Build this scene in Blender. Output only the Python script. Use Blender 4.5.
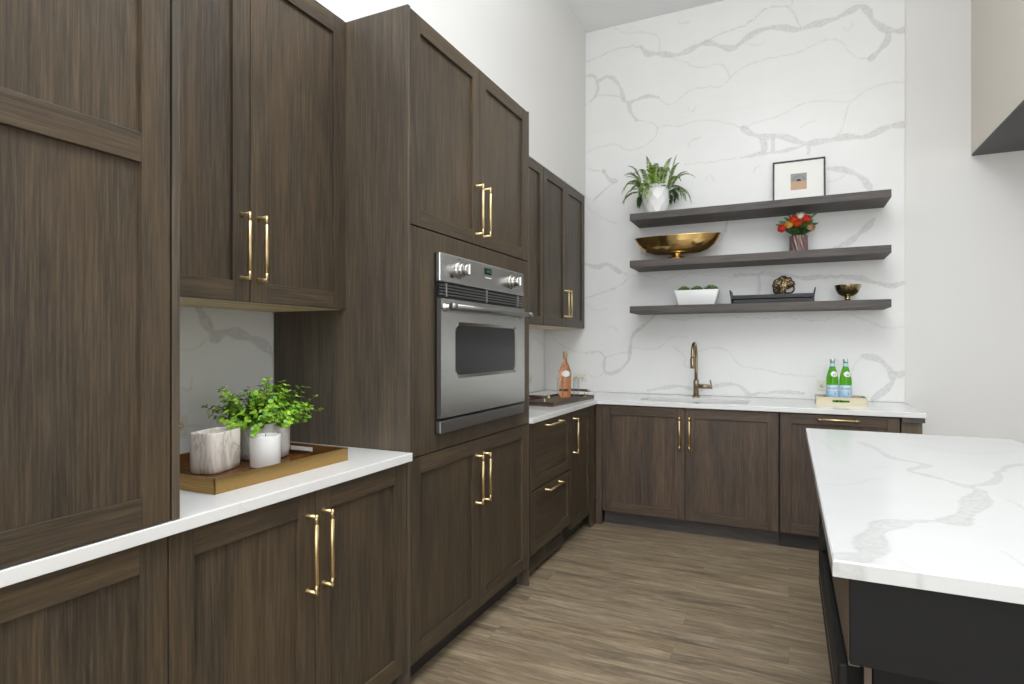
import bpy, bmesh, math, random
import numpy as np
from mathutils import Vector, Matrix
R = math.radians
for o in list(bpy.data.objects): bpy.data.objects.remove(o)
SC = bpy.context.scene
COL = SC.collection
random.seed(7)

# ------------------------------------------------------------ camera
cam = bpy.data.cameras.new('camera'); camo = bpy.data.objects.new('camera', cam); COL.objects.link(camo)
cam.sensor_width = 36; cam.lens = 588.3/1024*36; cam.shift_y = 2.85/1024
cam.clip_start = .02; cam.clip_end = 60
camo.location = (0, 0, 1.3143); camo.rotation_euler = (R(90), 0, R(25.19))
SC.camera = camo
# ------------------------------------------------------------ colour management
vs = SC.view_settings; vs.view_transform = 'Standard'; vs.look = 'None'; vs.gamma = 1; vs.use_curve_mapping = False
vs.exposure = 0.0
# ------------------------------------------------------------ world and lights
w = bpy.data.worlds.new('world'); SC.world = w; w.use_nodes = True
w.node_tree.nodes['Background'].inputs[0].default_value = (.75, .82, .9, 1)
w.node_tree.nodes['Background'].inputs[1].default_value = .5
def area(name, loc, rot, sx, sy, power, col=(1, 1, 1)):
    l = bpy.data.lights.new(name, 'AREA'); l.shape = 'RECTANGLE'; l.size = sx; l.size_y = sy
    l.energy = power; l.color = col
    o = bpy.data.objects.new(name, l); COL.objects.link(o); o.location = loc; o.rotation_euler = rot
    return o
# daylight through the tall windows behind the camera and in the right wall, the ceiling downlights, plus an added fill
area('window_daylight_rear', (.9, -3.85, 1.95), (R(90), 0, 0), 5.6, 3.1, 165, (.92, .96, 1))
area('window_daylight_right', (4.35, .6, 2.0), (R(90), 0, R(90)), 5.0, 3.0, 26, (.92, .96, 1))
area('added_ceiling_fill', (.1, .2, 3.2), (R(180), 0, 0), 1.9, 4.6, 140, (.94, .97, 1))  # no real fixture: unseen upward panel added to brighten ceiling and upper walls
area('recessed_downlights', (-.1, 1.3, 3.97), (0, 0, 0), .9, 2.9, 32, (.98, .98, 1))

# ------------------------------------------------------------ materials
MATS = {}
def lin(c):
    def f(v):
        v /= 255.
        return v/12.92 if v <= .04045 else ((v+.055)/1.055)**2.4
    return (f(c[0]), f(c[1]), f(c[2]), 1)
class NT:
    def __init__(s, name):
        s.m = bpy.data.materials.new(name); s.m.use_nodes = True; s.t = s.m.node_tree
        s.b = s.t.nodes['Principled BSDF']; MATS[name] = s.m
    def n(s, typ, **kw):
        x = s.t.nodes.new(typ)
        for k, v in kw.items():
            if k.startswith('i_'):
                kk = k[2:]; kk = int(kk) if kk.isdigit() else kk.replace('_', ' ')
                x.inputs[kk].default_value = v
            else: setattr(x, k, v)
        return x
    def l(s, a, b): s.t.links.new(a, b)
    def set(s, **kw):
        for k, v in kw.items(): s.b.inputs[k.replace('_', ' ')].default_value = v
    def ramp(s, fac, stops):
        r = s.n('ShaderNodeValToRGB'); e = r.color_ramp.elements
        while len(e) < len(stops): e.new(.5)
        for i, (p, c) in enumerate(stops): e[i].position = p; e[i].color = c
        s.l(fac, r.inputs[0]); return r.outputs[0]
    def coords(s, scale, rnd=True):
        tc = s.n('ShaderNodeTexCoord'); mp = s.n('ShaderNodeMapping'); mp.inputs['Scale'].default_value = scale
        s.l(tc.outputs['Object'], mp.inputs[0])
        if rnd:
            oi = s.n('ShaderNodeObjectInfo'); mu = s.n('ShaderNodeMath', operation='MULTIPLY', i_1=37.)
            s.l(oi.outputs['Random'], mu.inputs[0])
            ad = s.n('ShaderNodeVectorMath', operation='ADD'); s.l(mp.outputs[0], ad.inputs[0]); s.l(mu.outputs[0], ad.inputs[1])
            return ad.outputs[0]
        return mp.outputs[0]
    def noise(s, vec, scale, detail=3, rough=.6, dist=0.):
        x = s.n('ShaderNodeTexNoise'); x.inputs['Scale'].default_value = scale; x.inputs['Detail'].default_value = detail
        x.inputs['Roughness'].default_value = rough; x.inputs['Distortion'].default_value = dist
        s.l(vec, x.inputs['Vector']); return x.outputs['Fac']
    def mix(s, fac, a, b, mode='MIX'):
        x = s.n('ShaderNodeMix', data_type='RGBA', blend_type=mode)
        for sock, v in ((x.inputs[0], fac), (x.inputs[6], a), (x.inputs[7], b)):
            if isinstance(v, (int, float)): sock.default_value = v
            elif isinstance(v, tuple): sock.default_value = v
            else: s.l(v, sock)
        return x.outputs[2]
    def bump(s, h, strength, dist=.002):
        x = s.n('ShaderNodeBump'); x.inputs['Strength'].default_value = strength; x.inputs['Distance'].default_value = dist
        s.l(h, x.inputs['Height']); s.l(x.outputs[0], s.b.inputs['Normal'])

def simple(name, rgb, rough=.5, metal=0., **kw):
    t = NT(name); t.set(Base_Color=lin(rgb), Roughness=rough, Metallic=metal, **kw)
    return t.m
def wood(name, along, dark, mid, light, rough=.42):
    """quarter-sawn stained oak; along = axis index of the grain"""
    t = NT(name)
    def sc(a, b):
        v = [a, a, a]; v[along] = b; return tuple(v)
    c1 = t.coords(sc(1, .03)); n1 = t.noise(c1, 170, 5, .75)
    c2 = t.coords(sc(1, .12)); n2 = t.noise(c2, 9, 3, .55, .4)
    c3 = t.coords(sc(1, .06)); n3 = t.noise(c3, 48, 4, .6)
    fine = t.ramp(n1, [(.34, lin(dark)), (.5, lin(mid)), (.66, lin(light))])
    broad = t.ramp(n2, [(.32, lin([mid[0]*.80, mid[1]*.82, mid[2]*.88])), (.68, lin([min(255, mid[0]*1.26), mid[1]*1.2, mid[2]*1.1]))])
    m1 = t.mix(.5, fine, broad)
    md = t.ramp(n3, [(.35, (.72, .72, .72, 1)), (.62, (1.12, 1.1, 1.06, 1))])
    m2 = t.mix(.6, m1, md, 'MULTIPLY')
    t.l(m2, t.b.inputs['Base Color']); t.set(Roughness=rough); t.b.inputs['Specular IOR Level'].default_value = .32
    t.bump(n1, .12, .001)
    return t.m
DK, MD, LT = (37, 33, 28), (73, 64, 52), (106, 92, 73)
wood('wood_v', 2, DK, MD, LT); wood('wood_h', 0, DK, MD, LT)
wood('wood_dark_v', 2, (56, 51, 45), (86, 78, 68), (112, 102, 89)); wood('wood_dark_h', 0, (58, 55, 54), (84, 80, 79), (110, 105, 103), .5)
wood('wood_back_v', 2, (52, 44, 37), (86, 74, 64), (118, 102, 86)); wood('wood_back_h', 0, (52, 44, 37), (86, 74, 64), (118, 102, 86))
simple('carcass_dark', (34, 30, 28), .6)
simple('toe_dark', (52, 48, 46), .6)
wood('maple', 0, (206, 180, 146), (218, 194, 160), (228, 206, 176), .5)
def paint(name, rgb):
    t = NT(name); c = t.coords((1, 1, 1), False); n = t.noise(c, 320, 3, .6)
    cc = t.ramp(n, [(.3, lin([v*.985 for v in rgb])), (.7, lin(rgb))]); t.l(cc, t.b.inputs['Base Color']); t.set(Roughness=.75); t.bump(n, .05, .001)
paint('wall_paint', (229, 228, 225)); paint('ceiling_paint', (246, 247, 248)); paint('wall_warm', (226, 222, 215))
paint('hood_paint', (226, 219, 208))

def quartz(name, base=(236, 236, 234), rough=.13, own=True, k=1.):
    t = NT(name); c = t.coords((1, 1, 1), False)
    n = t.noise(c, 3.5, 4, .6); sp = t.noise(c, 240, 2, .6); mo = t.noise(c, 55, 5, .7, .6); ed = t.noise(c, 28, 4, .65)
    b = t.ramp(n, [(.35, lin([v*.985 for v in base])), (.7, lin(base))])
    b2 = t.mix(.25, b, t.ramp(sp, [(.3, (.93, .93, .93, 1)), (.6, (1, 1, 1, 1))]), 'MULTIPLY')
    if own:
        a1 = t.n('ShaderNodeAttribute', attribute_name='band'); a2 = t.n('ShaderNodeAttribute', attribute_name='line')
        m = t.n('ShaderNodeMath', operation='MULTIPLY'); r = t.ramp(mo, [(.3, (.25, .25, .25, 1)), (.62, (1, 1, 1, 1))])
        t.l(a1.outputs['Fac'], m.inputs[0]); t.l(r, m.inputs[1])
        m1 = t.n('ShaderNodeMath', operation='MULTIPLY', i_1=.50*k); t.l(m.outputs[0], m1.inputs[0])
        c1 = t.mix(m1.outputs[0], b2, lin((176, 175, 172)))
        r2 = t.ramp(ed, [(.34, (.15, .15, .15, 1)), (.6, (1, 1, 1, 1))])
        m2 = t.n('ShaderNodeMath', operation='MULTIPLY'); t.l(a2.outputs['Fac'], m2.inputs[0]); t.l(r2, m2.inputs[1])
        m3 = t.n('ShaderNodeMath', operation='MULTIPLY', i_1=.48*k); t.l(m2.outputs[0], m3.inputs[0])
        c2 = t.mix(m3.outputs[0], c1, lin((142, 140, 137)))
    else:
        v = t.n('ShaderNodeTexVoronoi', feature='DISTANCE_TO_EDGE', i_Scale=1.6)
        wn = t.n('ShaderNodeTexNoise', i_Scale=2.2, i_Detail=5.); t.l(c, wn.inputs['Vector'])
        ad = t.n('ShaderNodeVectorMath', operation='MULTIPLY_ADD'); ad.inputs[1].default_value = (.9, .9, .9)
        t.l(wn.outputs['Color'], ad.inputs[0]); t.l(c, ad.inputs[2]); t.l(ad.outputs[0], v.inputs['Vector'])
        lnn = t.ramp(v.outputs['Distance'], [(0, (.14, .14, .14, 1)), (.012, (0, 0, 0, 1))])
        m2 = t.n('ShaderNodeMath', operation='MULTIPLY'); r2 = t.ramp(n, [(.45, (0, 0, 0, 1)), (.6, (1, 1, 1, 1))])
        t.l(lnn, m2.inputs[0]); t.l(r2, m2.inputs[1])
        c2 = t.mix(m2.outputs[0], b2, lin((176, 175, 172)))
    t.l(c2, t.b.inputs['Base Color']); t.set(Roughness=rough)
quartz('quartz_veined', rough=.34); quartz('quartz', own=False); quartz('quartz_island', (212, 213, 212), rough=.18)

def floor_mat():
    t = NT('plank_floor'); c = t.coords((1, 1, 1), False)
    br = t.n('ShaderNodeTexBrick', i_Scale=1., i_Mortar_Size=.0006, i_Bias=0., i_Brick_Width=1.22, i_Row_Height=.178, offset=.37, offset_frequency=2)
    br.inputs['Color1'].default_value = (0, 0, 0, 1); br.inputs['Color2'].default_value = (1, 1, 1, 1); br.inputs['Mortar'].default_value = (.5, .5, .5, 1)
    t.l(c, br.inputs['Vector'])
    off = t.n('ShaderNodeVectorMath', operation='SCALE'); off.inputs['Scale'].default_value = 9.; t.l(br.outputs['Color'], off.inputs[0])
    ad = t.n('ShaderNodeVectorMath', operation='ADD'); t.l(c, ad.inputs[0]); t.l(off.outputs[0], ad.inputs[1])
    def sm(s): 
        mp = t.n('ShaderNodeMapping'); mp.inputs['Scale'].default_value = s; t.l(ad.outputs[0], mp.inputs[0]); return mp.outputs[0]
    g1 = t.noise(sm((1.1, 10, 1)), 2.6, 7, .68, .7)
    g2 = t.noise(sm((4, 50, 1)), 3, 5, .7, .8)
    g3 = t.noise(sm((.5, 3.5, 1)), 2.2, 3, .5, .3)
    a = t.ramp(g1, [(.28, lin((70, 57, 45))), (.42, lin((122, 106, 84))), (.53, lin((154, 138, 114))), (.68, lin((196, 180, 154)))])
    b = t.ramp(g3, [(.3, lin((108, 100, 90))), (.5, lin((146, 130, 106))), (.7, lin((160, 146, 124)))])
    m = t.mix(.45, a, b)
    m2 = t.mix(.6, m, t.ramp(g2, [(.34, (.6, .57, .54, 1)), (.6, (1.12, 1.11, 1.08, 1))]), 'MULTIPLY')
    pl = t.ramp(br.outputs['Color'], [(0, (.96, .96, .97, 1)), (1, (1.03, 1.02, 1.01, 1))])
    m3 = t.mix(1., m2, pl, 'MULTIPLY')
    mf_ = t.n('ShaderNodeMath', operation='MULTIPLY', i_1=.3); t.l(br.outputs['Fac'], mf_.inputs[0]); m4 = t.mix(mf_.outputs[0], m3, lin((70, 58, 46)))
    t.l(m4, t.b.inputs['Base Color']); t.set(Roughness=.5); t.bump(g2, .15, .001)
floor_mat()

def brushed(name, rgb, rough, axis=0, amt=.12, metal=1.):
    t = NT(name); s = [60, 60, 60]; s[axis] = .8
    c = t.coords(tuple(s)); n = t.noise(c, 6, 2, .6)
    cc = t.ramp(n, [(.3, lin([v*(1-amt) for v in rgb])), (.7, lin(rgb))]); t.l(cc, t.b.inputs['Base Color'])
    t.set(Metallic=metal, Roughness=rough)
brushed('steel', (196, 196, 194), .27, 0, .05); brushed('steel_frame', (150, 149, 148), .33, 0, .05)
simple('chrome', (196, 194, 190), .2, 1.)
simple('satin_brass', (222, 198, 150), .3, 1.)
simple('antique_brass', (158, 142, 118), .3, 1.)
simple('antique_brass_dark', (160, 134, 96), .3, 1.)
simple('gold_bowl', (206, 176, 118), .16, 1.)
brushed('brass_bowl', (186, 170, 124), .24, 0, .2)
brushed('brass_tray', (200, 164, 104), .3, 0, .22)
wood('tray_wood', 0, (72, 48, 26), (98, 66, 34), (120, 84, 46), .25)
brushed('champagne', (186, 178, 154), .36, 0, .1)
simple('black_glass', (20, 20, 21), .08, 0, Specular_IOR_Level=.28); simple('black', (20, 20, 21), .45); simple('black_metal', (34, 34, 36), .4, .3)
simple('island_black', (17, 17, 18), .6, 0, Specular_IOR_Level=.3); simple('island_brown', (104, 90, 76), .55); simple('underside_grey', (92, 92, 94), .6)
simple('steel_sink', (196, 196, 196), .3, .6)
simple('white_ceramic', (238, 238, 236), .25); simple('white_matte', (232, 232, 232), .5)
simple('candle_wax', (240, 239, 236), .35)
simple('outlet_white', (226, 222, 210), .4); simple('outlet_slot', (70, 66, 60), .5)
simple('paper_mat', (240, 239, 234), .7); simple('art_grey', (158, 158, 156), .8); simple('art_sand', (200, 168, 138), .8); simple('art_dark', (60, 60, 62), .8)
simple('frame_black', (24, 24, 24), .4); simple('soil', (48, 36, 26), .9)
simple('stem_brown', (84, 74, 40), .6)
def leaf(name, a, b, tr=.25):
    t = NT(name); c = t.coords((1, 1, 1)); n = t.noise(c, 26, 2, .5)
    cc = t.ramp(n, [(.36, lin(a)), (.62, lin(b))]); t.l(cc, t.b.inputs['Base Color']); t.set(Roughness=.45)
    t.b.inputs['Subsurface Weight'].default_value = 0.
leaf('leaf_bright', (86, 146, 32), (168, 214, 62)); leaf('leaf_deep', (44, 92, 40), (96, 150, 48)); leaf('fern_leaf', (82, 118, 34), (150, 178, 52)); leaf('fern_dark', (52, 88, 44), (92, 126, 50))
leaf('succulent', (52, 92, 44), (104, 140, 60)); leaf('bouquet_leaf', (42, 76, 40), (88, 122, 56))
simple('petal_orange', (238, 88, 40), .5); simple('petal_red', (228, 70, 52), .5); simple('petal_yellow', (244, 196, 104), .5); simple('petal_cream', (248, 242, 222), .5); simple('petal_blush', (222, 178, 146), .5)
def faux_marble(name, rgb, vein, sc, axis_scale=(1, 1, .35)):
    t = NT(name); c = t.coords(axis_scale); n = t.noise(c, sc, 5, .6, 1.6)
    cc = t.ramp(n, [(.40, lin(rgb)), (.475, lin([(x*2+y)/3 for x, y in zip(rgb, vein)])), (.5, lin(vein)), (.525, lin([(x*2+y)/3 for x, y in zip(rgb, vein)])), (.62, lin(rgb))])
    t.l(cc, t.b.inputs['Base Color']); t.set(Roughness=.35)
faux_marble('marble_pot', (234, 232, 228), (190, 186, 182), 7); faux_marble('marble_vase', (232, 226, 216), (186, 174, 162), 7, (1, 1, .4))
def glass(name, rgb, rough=.02, ior=1.45, trans=1.):
    t = NT(name); t.set(Base_Color=lin(rgb), Roughness=rough, IOR=ior); t.b.inputs['Transmission Weight'].default_value = trans
glass('green_glass', (104, 196, 44), .03, 1.3, .8); glass('rose_wine', (244, 176, 130), .03, 1.33, .95)
def thin_glass(name):
    t = NT(name); tr = t.n('ShaderNodeBsdfTransparent'); gl = t.n('ShaderNodeBsdfGlossy', i_Roughness=.03); lw = t.n('ShaderNodeLayerWeight', i_Blend=.25)
    tr.inputs[0].default_value = (.97, .975, .975, 1); mx = t.n('ShaderNodeMixShader'); out = t.t.nodes['Material Output']
    ml = t.n('ShaderNodeMath', operation='MULTIPLY', i_1=.55); t.l(lw.outputs['Facing'], ml.inputs[0])
    t.l(ml.outputs[0], mx.inputs[0]); t.l(tr.outputs[0], mx.inputs[1]); t.l(gl.outputs[0], mx.inputs[2]); t.l(mx.outputs[0], out.inputs['Surface'])
thin_glass('clear_glass')
simple('label_blue', (176, 210, 232), .5); simple('label_pale', (204, 224, 238), .5); simple('label_white', (240, 240, 240), .5); simple('ink_navy', (30, 40, 84), .5); simple('ink_red', (212, 40, 50), .5); simple('ink_blue', (90, 178, 226), .5)
simple('foil_silver', (200, 202, 204), .3, .8); simple('capsule_tan', (176, 152, 118), .4)
simple('vase_mauve', (116, 94, 90), .3, .4); simple('tray_brown', (70, 56, 44), .4)
simple('tray_board', (88, 72, 60), .42)
t = NT('display_green'); t.set(Base_Color=lin((30, 60, 50)), Roughness=.3); t.b.inputs['Emission Color'].default_value = lin((90, 200, 150)); t.b.inputs['Emission Strength'].default_value = .35

# ------------------------------------------------------------ mesh builder
class MB:
    def __init__(s): s.bm = bmesh.new(); s.mats = []
    def mi(s, m):
        if m not in s.mats: s.mats.append(m)
        return s.mats.index(m)
    def faces(s, verts, faces, m, smooth=False):
        vs = [s.bm.verts.new(v) for v in verts]; k = s.mi(m); out = []
        for f in faces:
            try: q = s.bm.faces.new([vs[i] for i in f])
            except ValueError: continue
            q.material_index = k; q.smooth = smooth; out.append(q)
        return out
    def box(s, x0, x1, y0, y1, z0, z1, m, bev=0.):
        if bev > 0: b = min(bev, (x1-x0)*.45, (y1-y0)*.45, (z1-z0)*.45)
        if bev <= 0:
            v = [(x, y, z) for z in (z0, z1) for y in (y0, y1) for x in (x0, x1)]
            s.faces(v, [(0, 2, 3, 1), (4, 5, 7, 6), (0, 1, 5, 4), (2, 6, 7, 3), (0, 4, 6, 2), (1, 3, 7, 5)], m)
            return
        t = bmesh.new(); bmesh.ops.create_cube(t, size=1)
        for v in t.verts: v.co = Vector(((x0+x1)/2+v.co.x*(x1-x0), (y0+y1)/2+v.co.y*(y1-y0), (z0+z1)/2+v.co.z*(z1-z0)))
        bmesh.ops.bevel(t, geom=t.edges[:], offset=b, segments=2, affect='EDGES', profile=.5)
        s.take(t, m)
    def take(s, t, m, mat=None, smooth=False):
        t.verts.index_update()
        s.faces([tuple((mat @ v.co) if mat else v.co) for v in t.verts], [tuple(v.index for v in f.verts) for f in t.faces], m, smooth); t.free()
    def lathe(s, prof, c, m, seg=32, axis='z', smooth=True, sx=1., sy=1.):
        v = []; f = []
        for r, z in prof:
            for i in range(seg):
                a = 2*math.pi*i/seg; p = (r*math.cos(a)*sx, r*math.sin(a)*sy, z)
                if axis == 'y': p = (p[0], p[2], p[1])
                if axis == 'x': p = (p[2], p[0], p[1])
                v.append((c[0]+p[0], c[1]+p[1], c[2]+p[2]))
        n = len(prof)
        for j in range(n-1):
            for i in range(seg):
                q = (j*seg+i, j*seg+(i+1) % seg, (j+1)*seg+(i+1) % seg, (j+1)*seg+i)
                f.append(q if axis != 'y' else q[::-1])
        if prof[0][0] > 1e-5: f.append(tuple(range(seg))[::-1] if axis != 'y' else tuple(range(seg)))
        if prof[-1][0] > 1e-5:
            q = tuple((n-1)*seg+i for i in range(seg)); f.append(q if axis != 'y' else q[::-1])
        s.faces(v, f, m, smooth)
    def tube(s, pts, rad, m, seg=12, smooth=True, caps=True):
        pts = [Vector(p) for p in pts]; n = len(pts)
        rad = rad if isinstance(rad, (list, tuple)) else [rad]*n
        up = None; rings = []
        for i, p in enumerate(pts):
            d = (pts[min(i+1, n-1)]-pts[max(i-1, 0)]).normalized()
            if up is None:
                up = Vector((0, 0, 1)) if abs(d.z) < .9 else Vector((1, 0, 0))
            a = (up-d*up.dot(d)).normalized(); b = d.cross(a); up = a
            rings.append([tuple(p+(a*math.cos(t)+b*math.sin(t))*rad[i]) for t in [2*math.pi*k/seg for k in range(seg)]])
        v = sum(rings, []); f = []
        for j in range(n-1):
            for i in range(seg): f.append((j*seg+i, j*seg+(i+1) % seg, (j+1)*seg+(i+1) % seg, (j+1)*seg+i))
        if caps: f.append(tuple(range(seg))[::-1]); f.append(tuple((n-1)*seg+i for i in range(seg)))
        s.faces(v, f, m, smooth)
    def build(s, name, parent=None, loc=None, autosmooth=True):
        me = bpy.data.meshes.new(name)
        bmesh.ops.recalc_face_normals(s.bm, faces=s.bm.faces[:])
        s.bm.to_mesh(me); s.bm.free()
        for m in s.mats: me.materials.append(MATS[m])
        o = bpy.data.objects.new(name, me); COL.objects.link(o)
        if parent is not None: o.parent = parent
        if loc is not None: o.location = loc
        return o
def thing(name, label, cat, loc=(0, 0, 0), rz=0., group=None):
    o = bpy.data.objects.new(name, None); COL.objects.link(o); o.location = loc; o.rotation_euler = (0, 0, rz)
    o.empty_display_size = .1
    return tag(o, label, cat, group)
def tag(o, label, cat, group=None):
    o['label'] = label; o['category'] = cat
    if group: o['group'] = group
    return o
def struct(o): o['kind'] = 'structure'; return o
def copy_tree(o, parent=None):
    c = o.copy(); COL.objects.link(c)
    if parent is not None: c.parent = parent
    for ch in [k for k in bpy.data.objects if k.parent == o]: copy_tree(ch, c)
    return c
def rounded(w, d, r, n=6):
    P = []
    for cx, cy, a0 in ((w/2-r, d/2-r, 0), (-w/2+r, d/2-r, 90), (-w/2+r, -d/2+r, 180), (w/2-r, -d/2+r, 270)):
        for k in range(n+1):
            a = R(a0+90*k/n); P.append((cx+r*math.cos(a), cy+r*math.sin(a)))
    return P
def loft(mb, rings, m, smooth=True, cap0=True, cap1=True):
    n = len(rings[0]); v = sum(rings, []); f = []
    for j in range(len(rings)-1):
        for i in range(n): f.append((j*n+i, j*n+(i+1) % n, (j+1)*n+(i+1) % n, (j+1)*n+i))
    if cap0: f.append(tuple(range(n))[::-1])
    if cap1: f.append(tuple((len(rings)-1)*n+i for i in range(n)))
    mb.faces(v, f, m, smooth)

# ------------------------------------------------------------ room shell
D, S, LW, BW, F = -1.285, -1.58, -1.965, 4.85, 4.17     # base fronts, upper fronts, left wall, back wall, back base fronts
CT, CB, ZC, ZT, ZU = .914, .883, 4.0, 2.582, 1.452
m = MB(); m.box(-2.2, 4.6, -4.2, 5.1, -.1, 0, 'plank_floor'); struct(m.build('floor'))
m = MB(); m.box(-2.2, 4.6, -4.2, 5.1, ZC, ZC+.1, 'ceiling_paint'); struct(m.build('ceiling'))
m = MB(); m.box(-2.2, LW-.012, -4.1, 4.866, 0, ZC, 'wall_paint'); struct(m.build('wall_left'))
m = MB(); m.box(LW-.012, S, -4.1, 4.849, ZT+.004, ZC, 'wall_paint'); struct(m.build('trim_1'))
m = MB(); m.box(-2.2, 4.6, 4.866, 5.1, 0, ZC, 'wall_paint'); struct(m.build('wall_back'))
m = MB(); m.box(4.5, 4.6, -4.1, 4.866, 0, ZC, 'wall_paint'); struct(m.build('wall_right'))
m = MB(); m.box(-2.2, 4.6, -4.2, -4.1, 0, ZC, 'wall_paint'); struct(m.build('wall_front'))

def smooth_line(P, n=4):
    P = [np.array(q, float) for q in P]
    if len(P) < 3: return P
    E_ = [2*P[0]-P[1]]+P+[2*P[-1]-P[-2]]; out = []
    for i in range(1, len(E_)-2):
        a, b, c, d = E_[i-1:i+3]
        for k in range(n):
            t = k/n; out.append(.5*(2*b+(c-a)*t+(2*a-5*b+4*c-d)*t*t+(3*b-a-3*c+d)*t**3))
    return out+[P[-1]]
def jag(P, rng, it=3, amp=.09):
    P = [np.array(p, float) for p in P]
    for _ in range(it):
        Q = [P[0]]
        for a, b in zip(P, P[1:]):
            d = b-a; nrm = np.array([-d[1], d[0]]); Q += [(a+b)/2+nrm*rng.normal()*amp, b]
        P = Q
    return P
def vein_slab(name, mat, o, au, av, an, U, V, th, step, veins, seed, seam=None, ch=.003):
    """slab: o + u*au + v*av, thickness th against an; the stone's own veins are stored per vertex"""
    rng = np.random.default_rng(seed)
    nu, nv = int((U[1]-U[0])/step)+1, int((V[1]-V[0])/step)+1
    us = np.linspace(U[0]+ch, U[1]-ch, nu); vv = np.linspace(V[0]+ch, V[1]-ch, nv)
    gu, gv = np.meshgrid(us, vv); P = np.stack([gu.ravel(), gv.ravel()], 1)
    band = np.zeros(len(P)); line = np.zeros(len(P))
    for wd, pts in veins:
        thick = wd > .012
        J = jag(smooth_line(pts), rng, 2, .07 if thick else .11)
        dm = np.full(len(P), 9.)
        for k, (a, b) in enumerate(zip(J, J[1:])):
            wloc = wd/2*(.9+.3*math.sin(k*.21+len(pts))+.05*rng.normal()) if thick else max(wd/2, step*.7)
            wloc = max(wloc, wd*.2)
            mg = wd+.03; sel = np.where((P[:, 0] > min(a[0], b[0])-mg) & (P[:, 0] < max(a[0], b[0])+mg) & (P[:, 1] > min(a[1], b[1])-mg) & (P[:, 1] < max(a[1], b[1])+mg))[0]
            if not len(sel): continue
            d = b-a; L2 = max(d@d, 1e-9); t = np.clip(((P[sel]-a)@d)/L2, 0, 1)
            dist = np.linalg.norm(P[sel]-a-t[:, None]*d, axis=1)/wloc
            dm[sel] = np.minimum(dm[sel], dist)
        if thick:
            band = np.maximum(band, np.clip((1.15-dm)/.3, 0, 1))
            line = np.maximum(line, .42*np.clip(1-np.abs(dm-.95)/.3, 0, 1))
        else: line = np.maximum(line, (.5 if wd < .007 else .75)*np.clip(1.5-dm, 0, 1))
    if seam is not None:
        line = np.maximum(line, .22*np.clip(1-np.abs(P[:, 1]-seam)/.005, 0, 1))
    o, au, av, an = [np.array(q, float) for q in (o, au, av, an)]
    top = o+P[:, :1]*au+P[:, 1:]*av
    idx = np.arange(nu*nv).reshape(nv, nu)
    quads = np.stack([idx[:-1, :-1], idx[:-1, 1:], idx[1:, 1:], idx[1:, :-1]], -1).reshape(-1, 4)
    loop = list(idx[0, :-1])+list(idx[:-1, -1])+list(idx[-1, :0:-1])+list(idx[:0:-1, 0])
    def ring(e, dep):
        out = []
        for i in loop:
            u, v = P[i]; u2 = U[0]+e if u < U[0]+ch*1.5 else U[1]-e if u > U[1]-ch*1.5 else u
            v2 = V[0]+e if v < V[0]+ch*1.5 else V[1]-e if v > V[1]-ch*1.5 else v
            out.append(o+u2*au+v2*av-an*dep)
        return np.array(out)
    verts = np.concatenate([top, ring(0, ch), ring(0, th)])
    n = len(loop); b1 = nu*nv; b2 = b1+n; ext = []
    for i in range(n):
        j = (i+1) % n; ext.append((loop[i], b1+i, b1+j, loop[j])); ext.append((b1+i, b2+i, b2+j, b1+j))
    faces = [tuple(q) for q in quads.tolist()]+ext+[tuple(b2+i for i in range(n))[::-1]]
    me = bpy.data.meshes.new(name); me.from_pydata(verts.tolist(), [], faces); me.update()
    bl = np.concatenate([band, band[loop], band[loop]]); ll = np.concatenate([line, line[loop], line[loop]])
    for nm, arr in (('band', bl), ('line', ll)):
        at = me.attributes.new(nm, 'FLOAT', 'POINT'); at.data.foreach_set('value', arr.astype(np.float32))
    me.materials.append(MATS[mat]); ob = bpy.data.objects.new(name, me); COL.objects.link(ob); return ob
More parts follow.
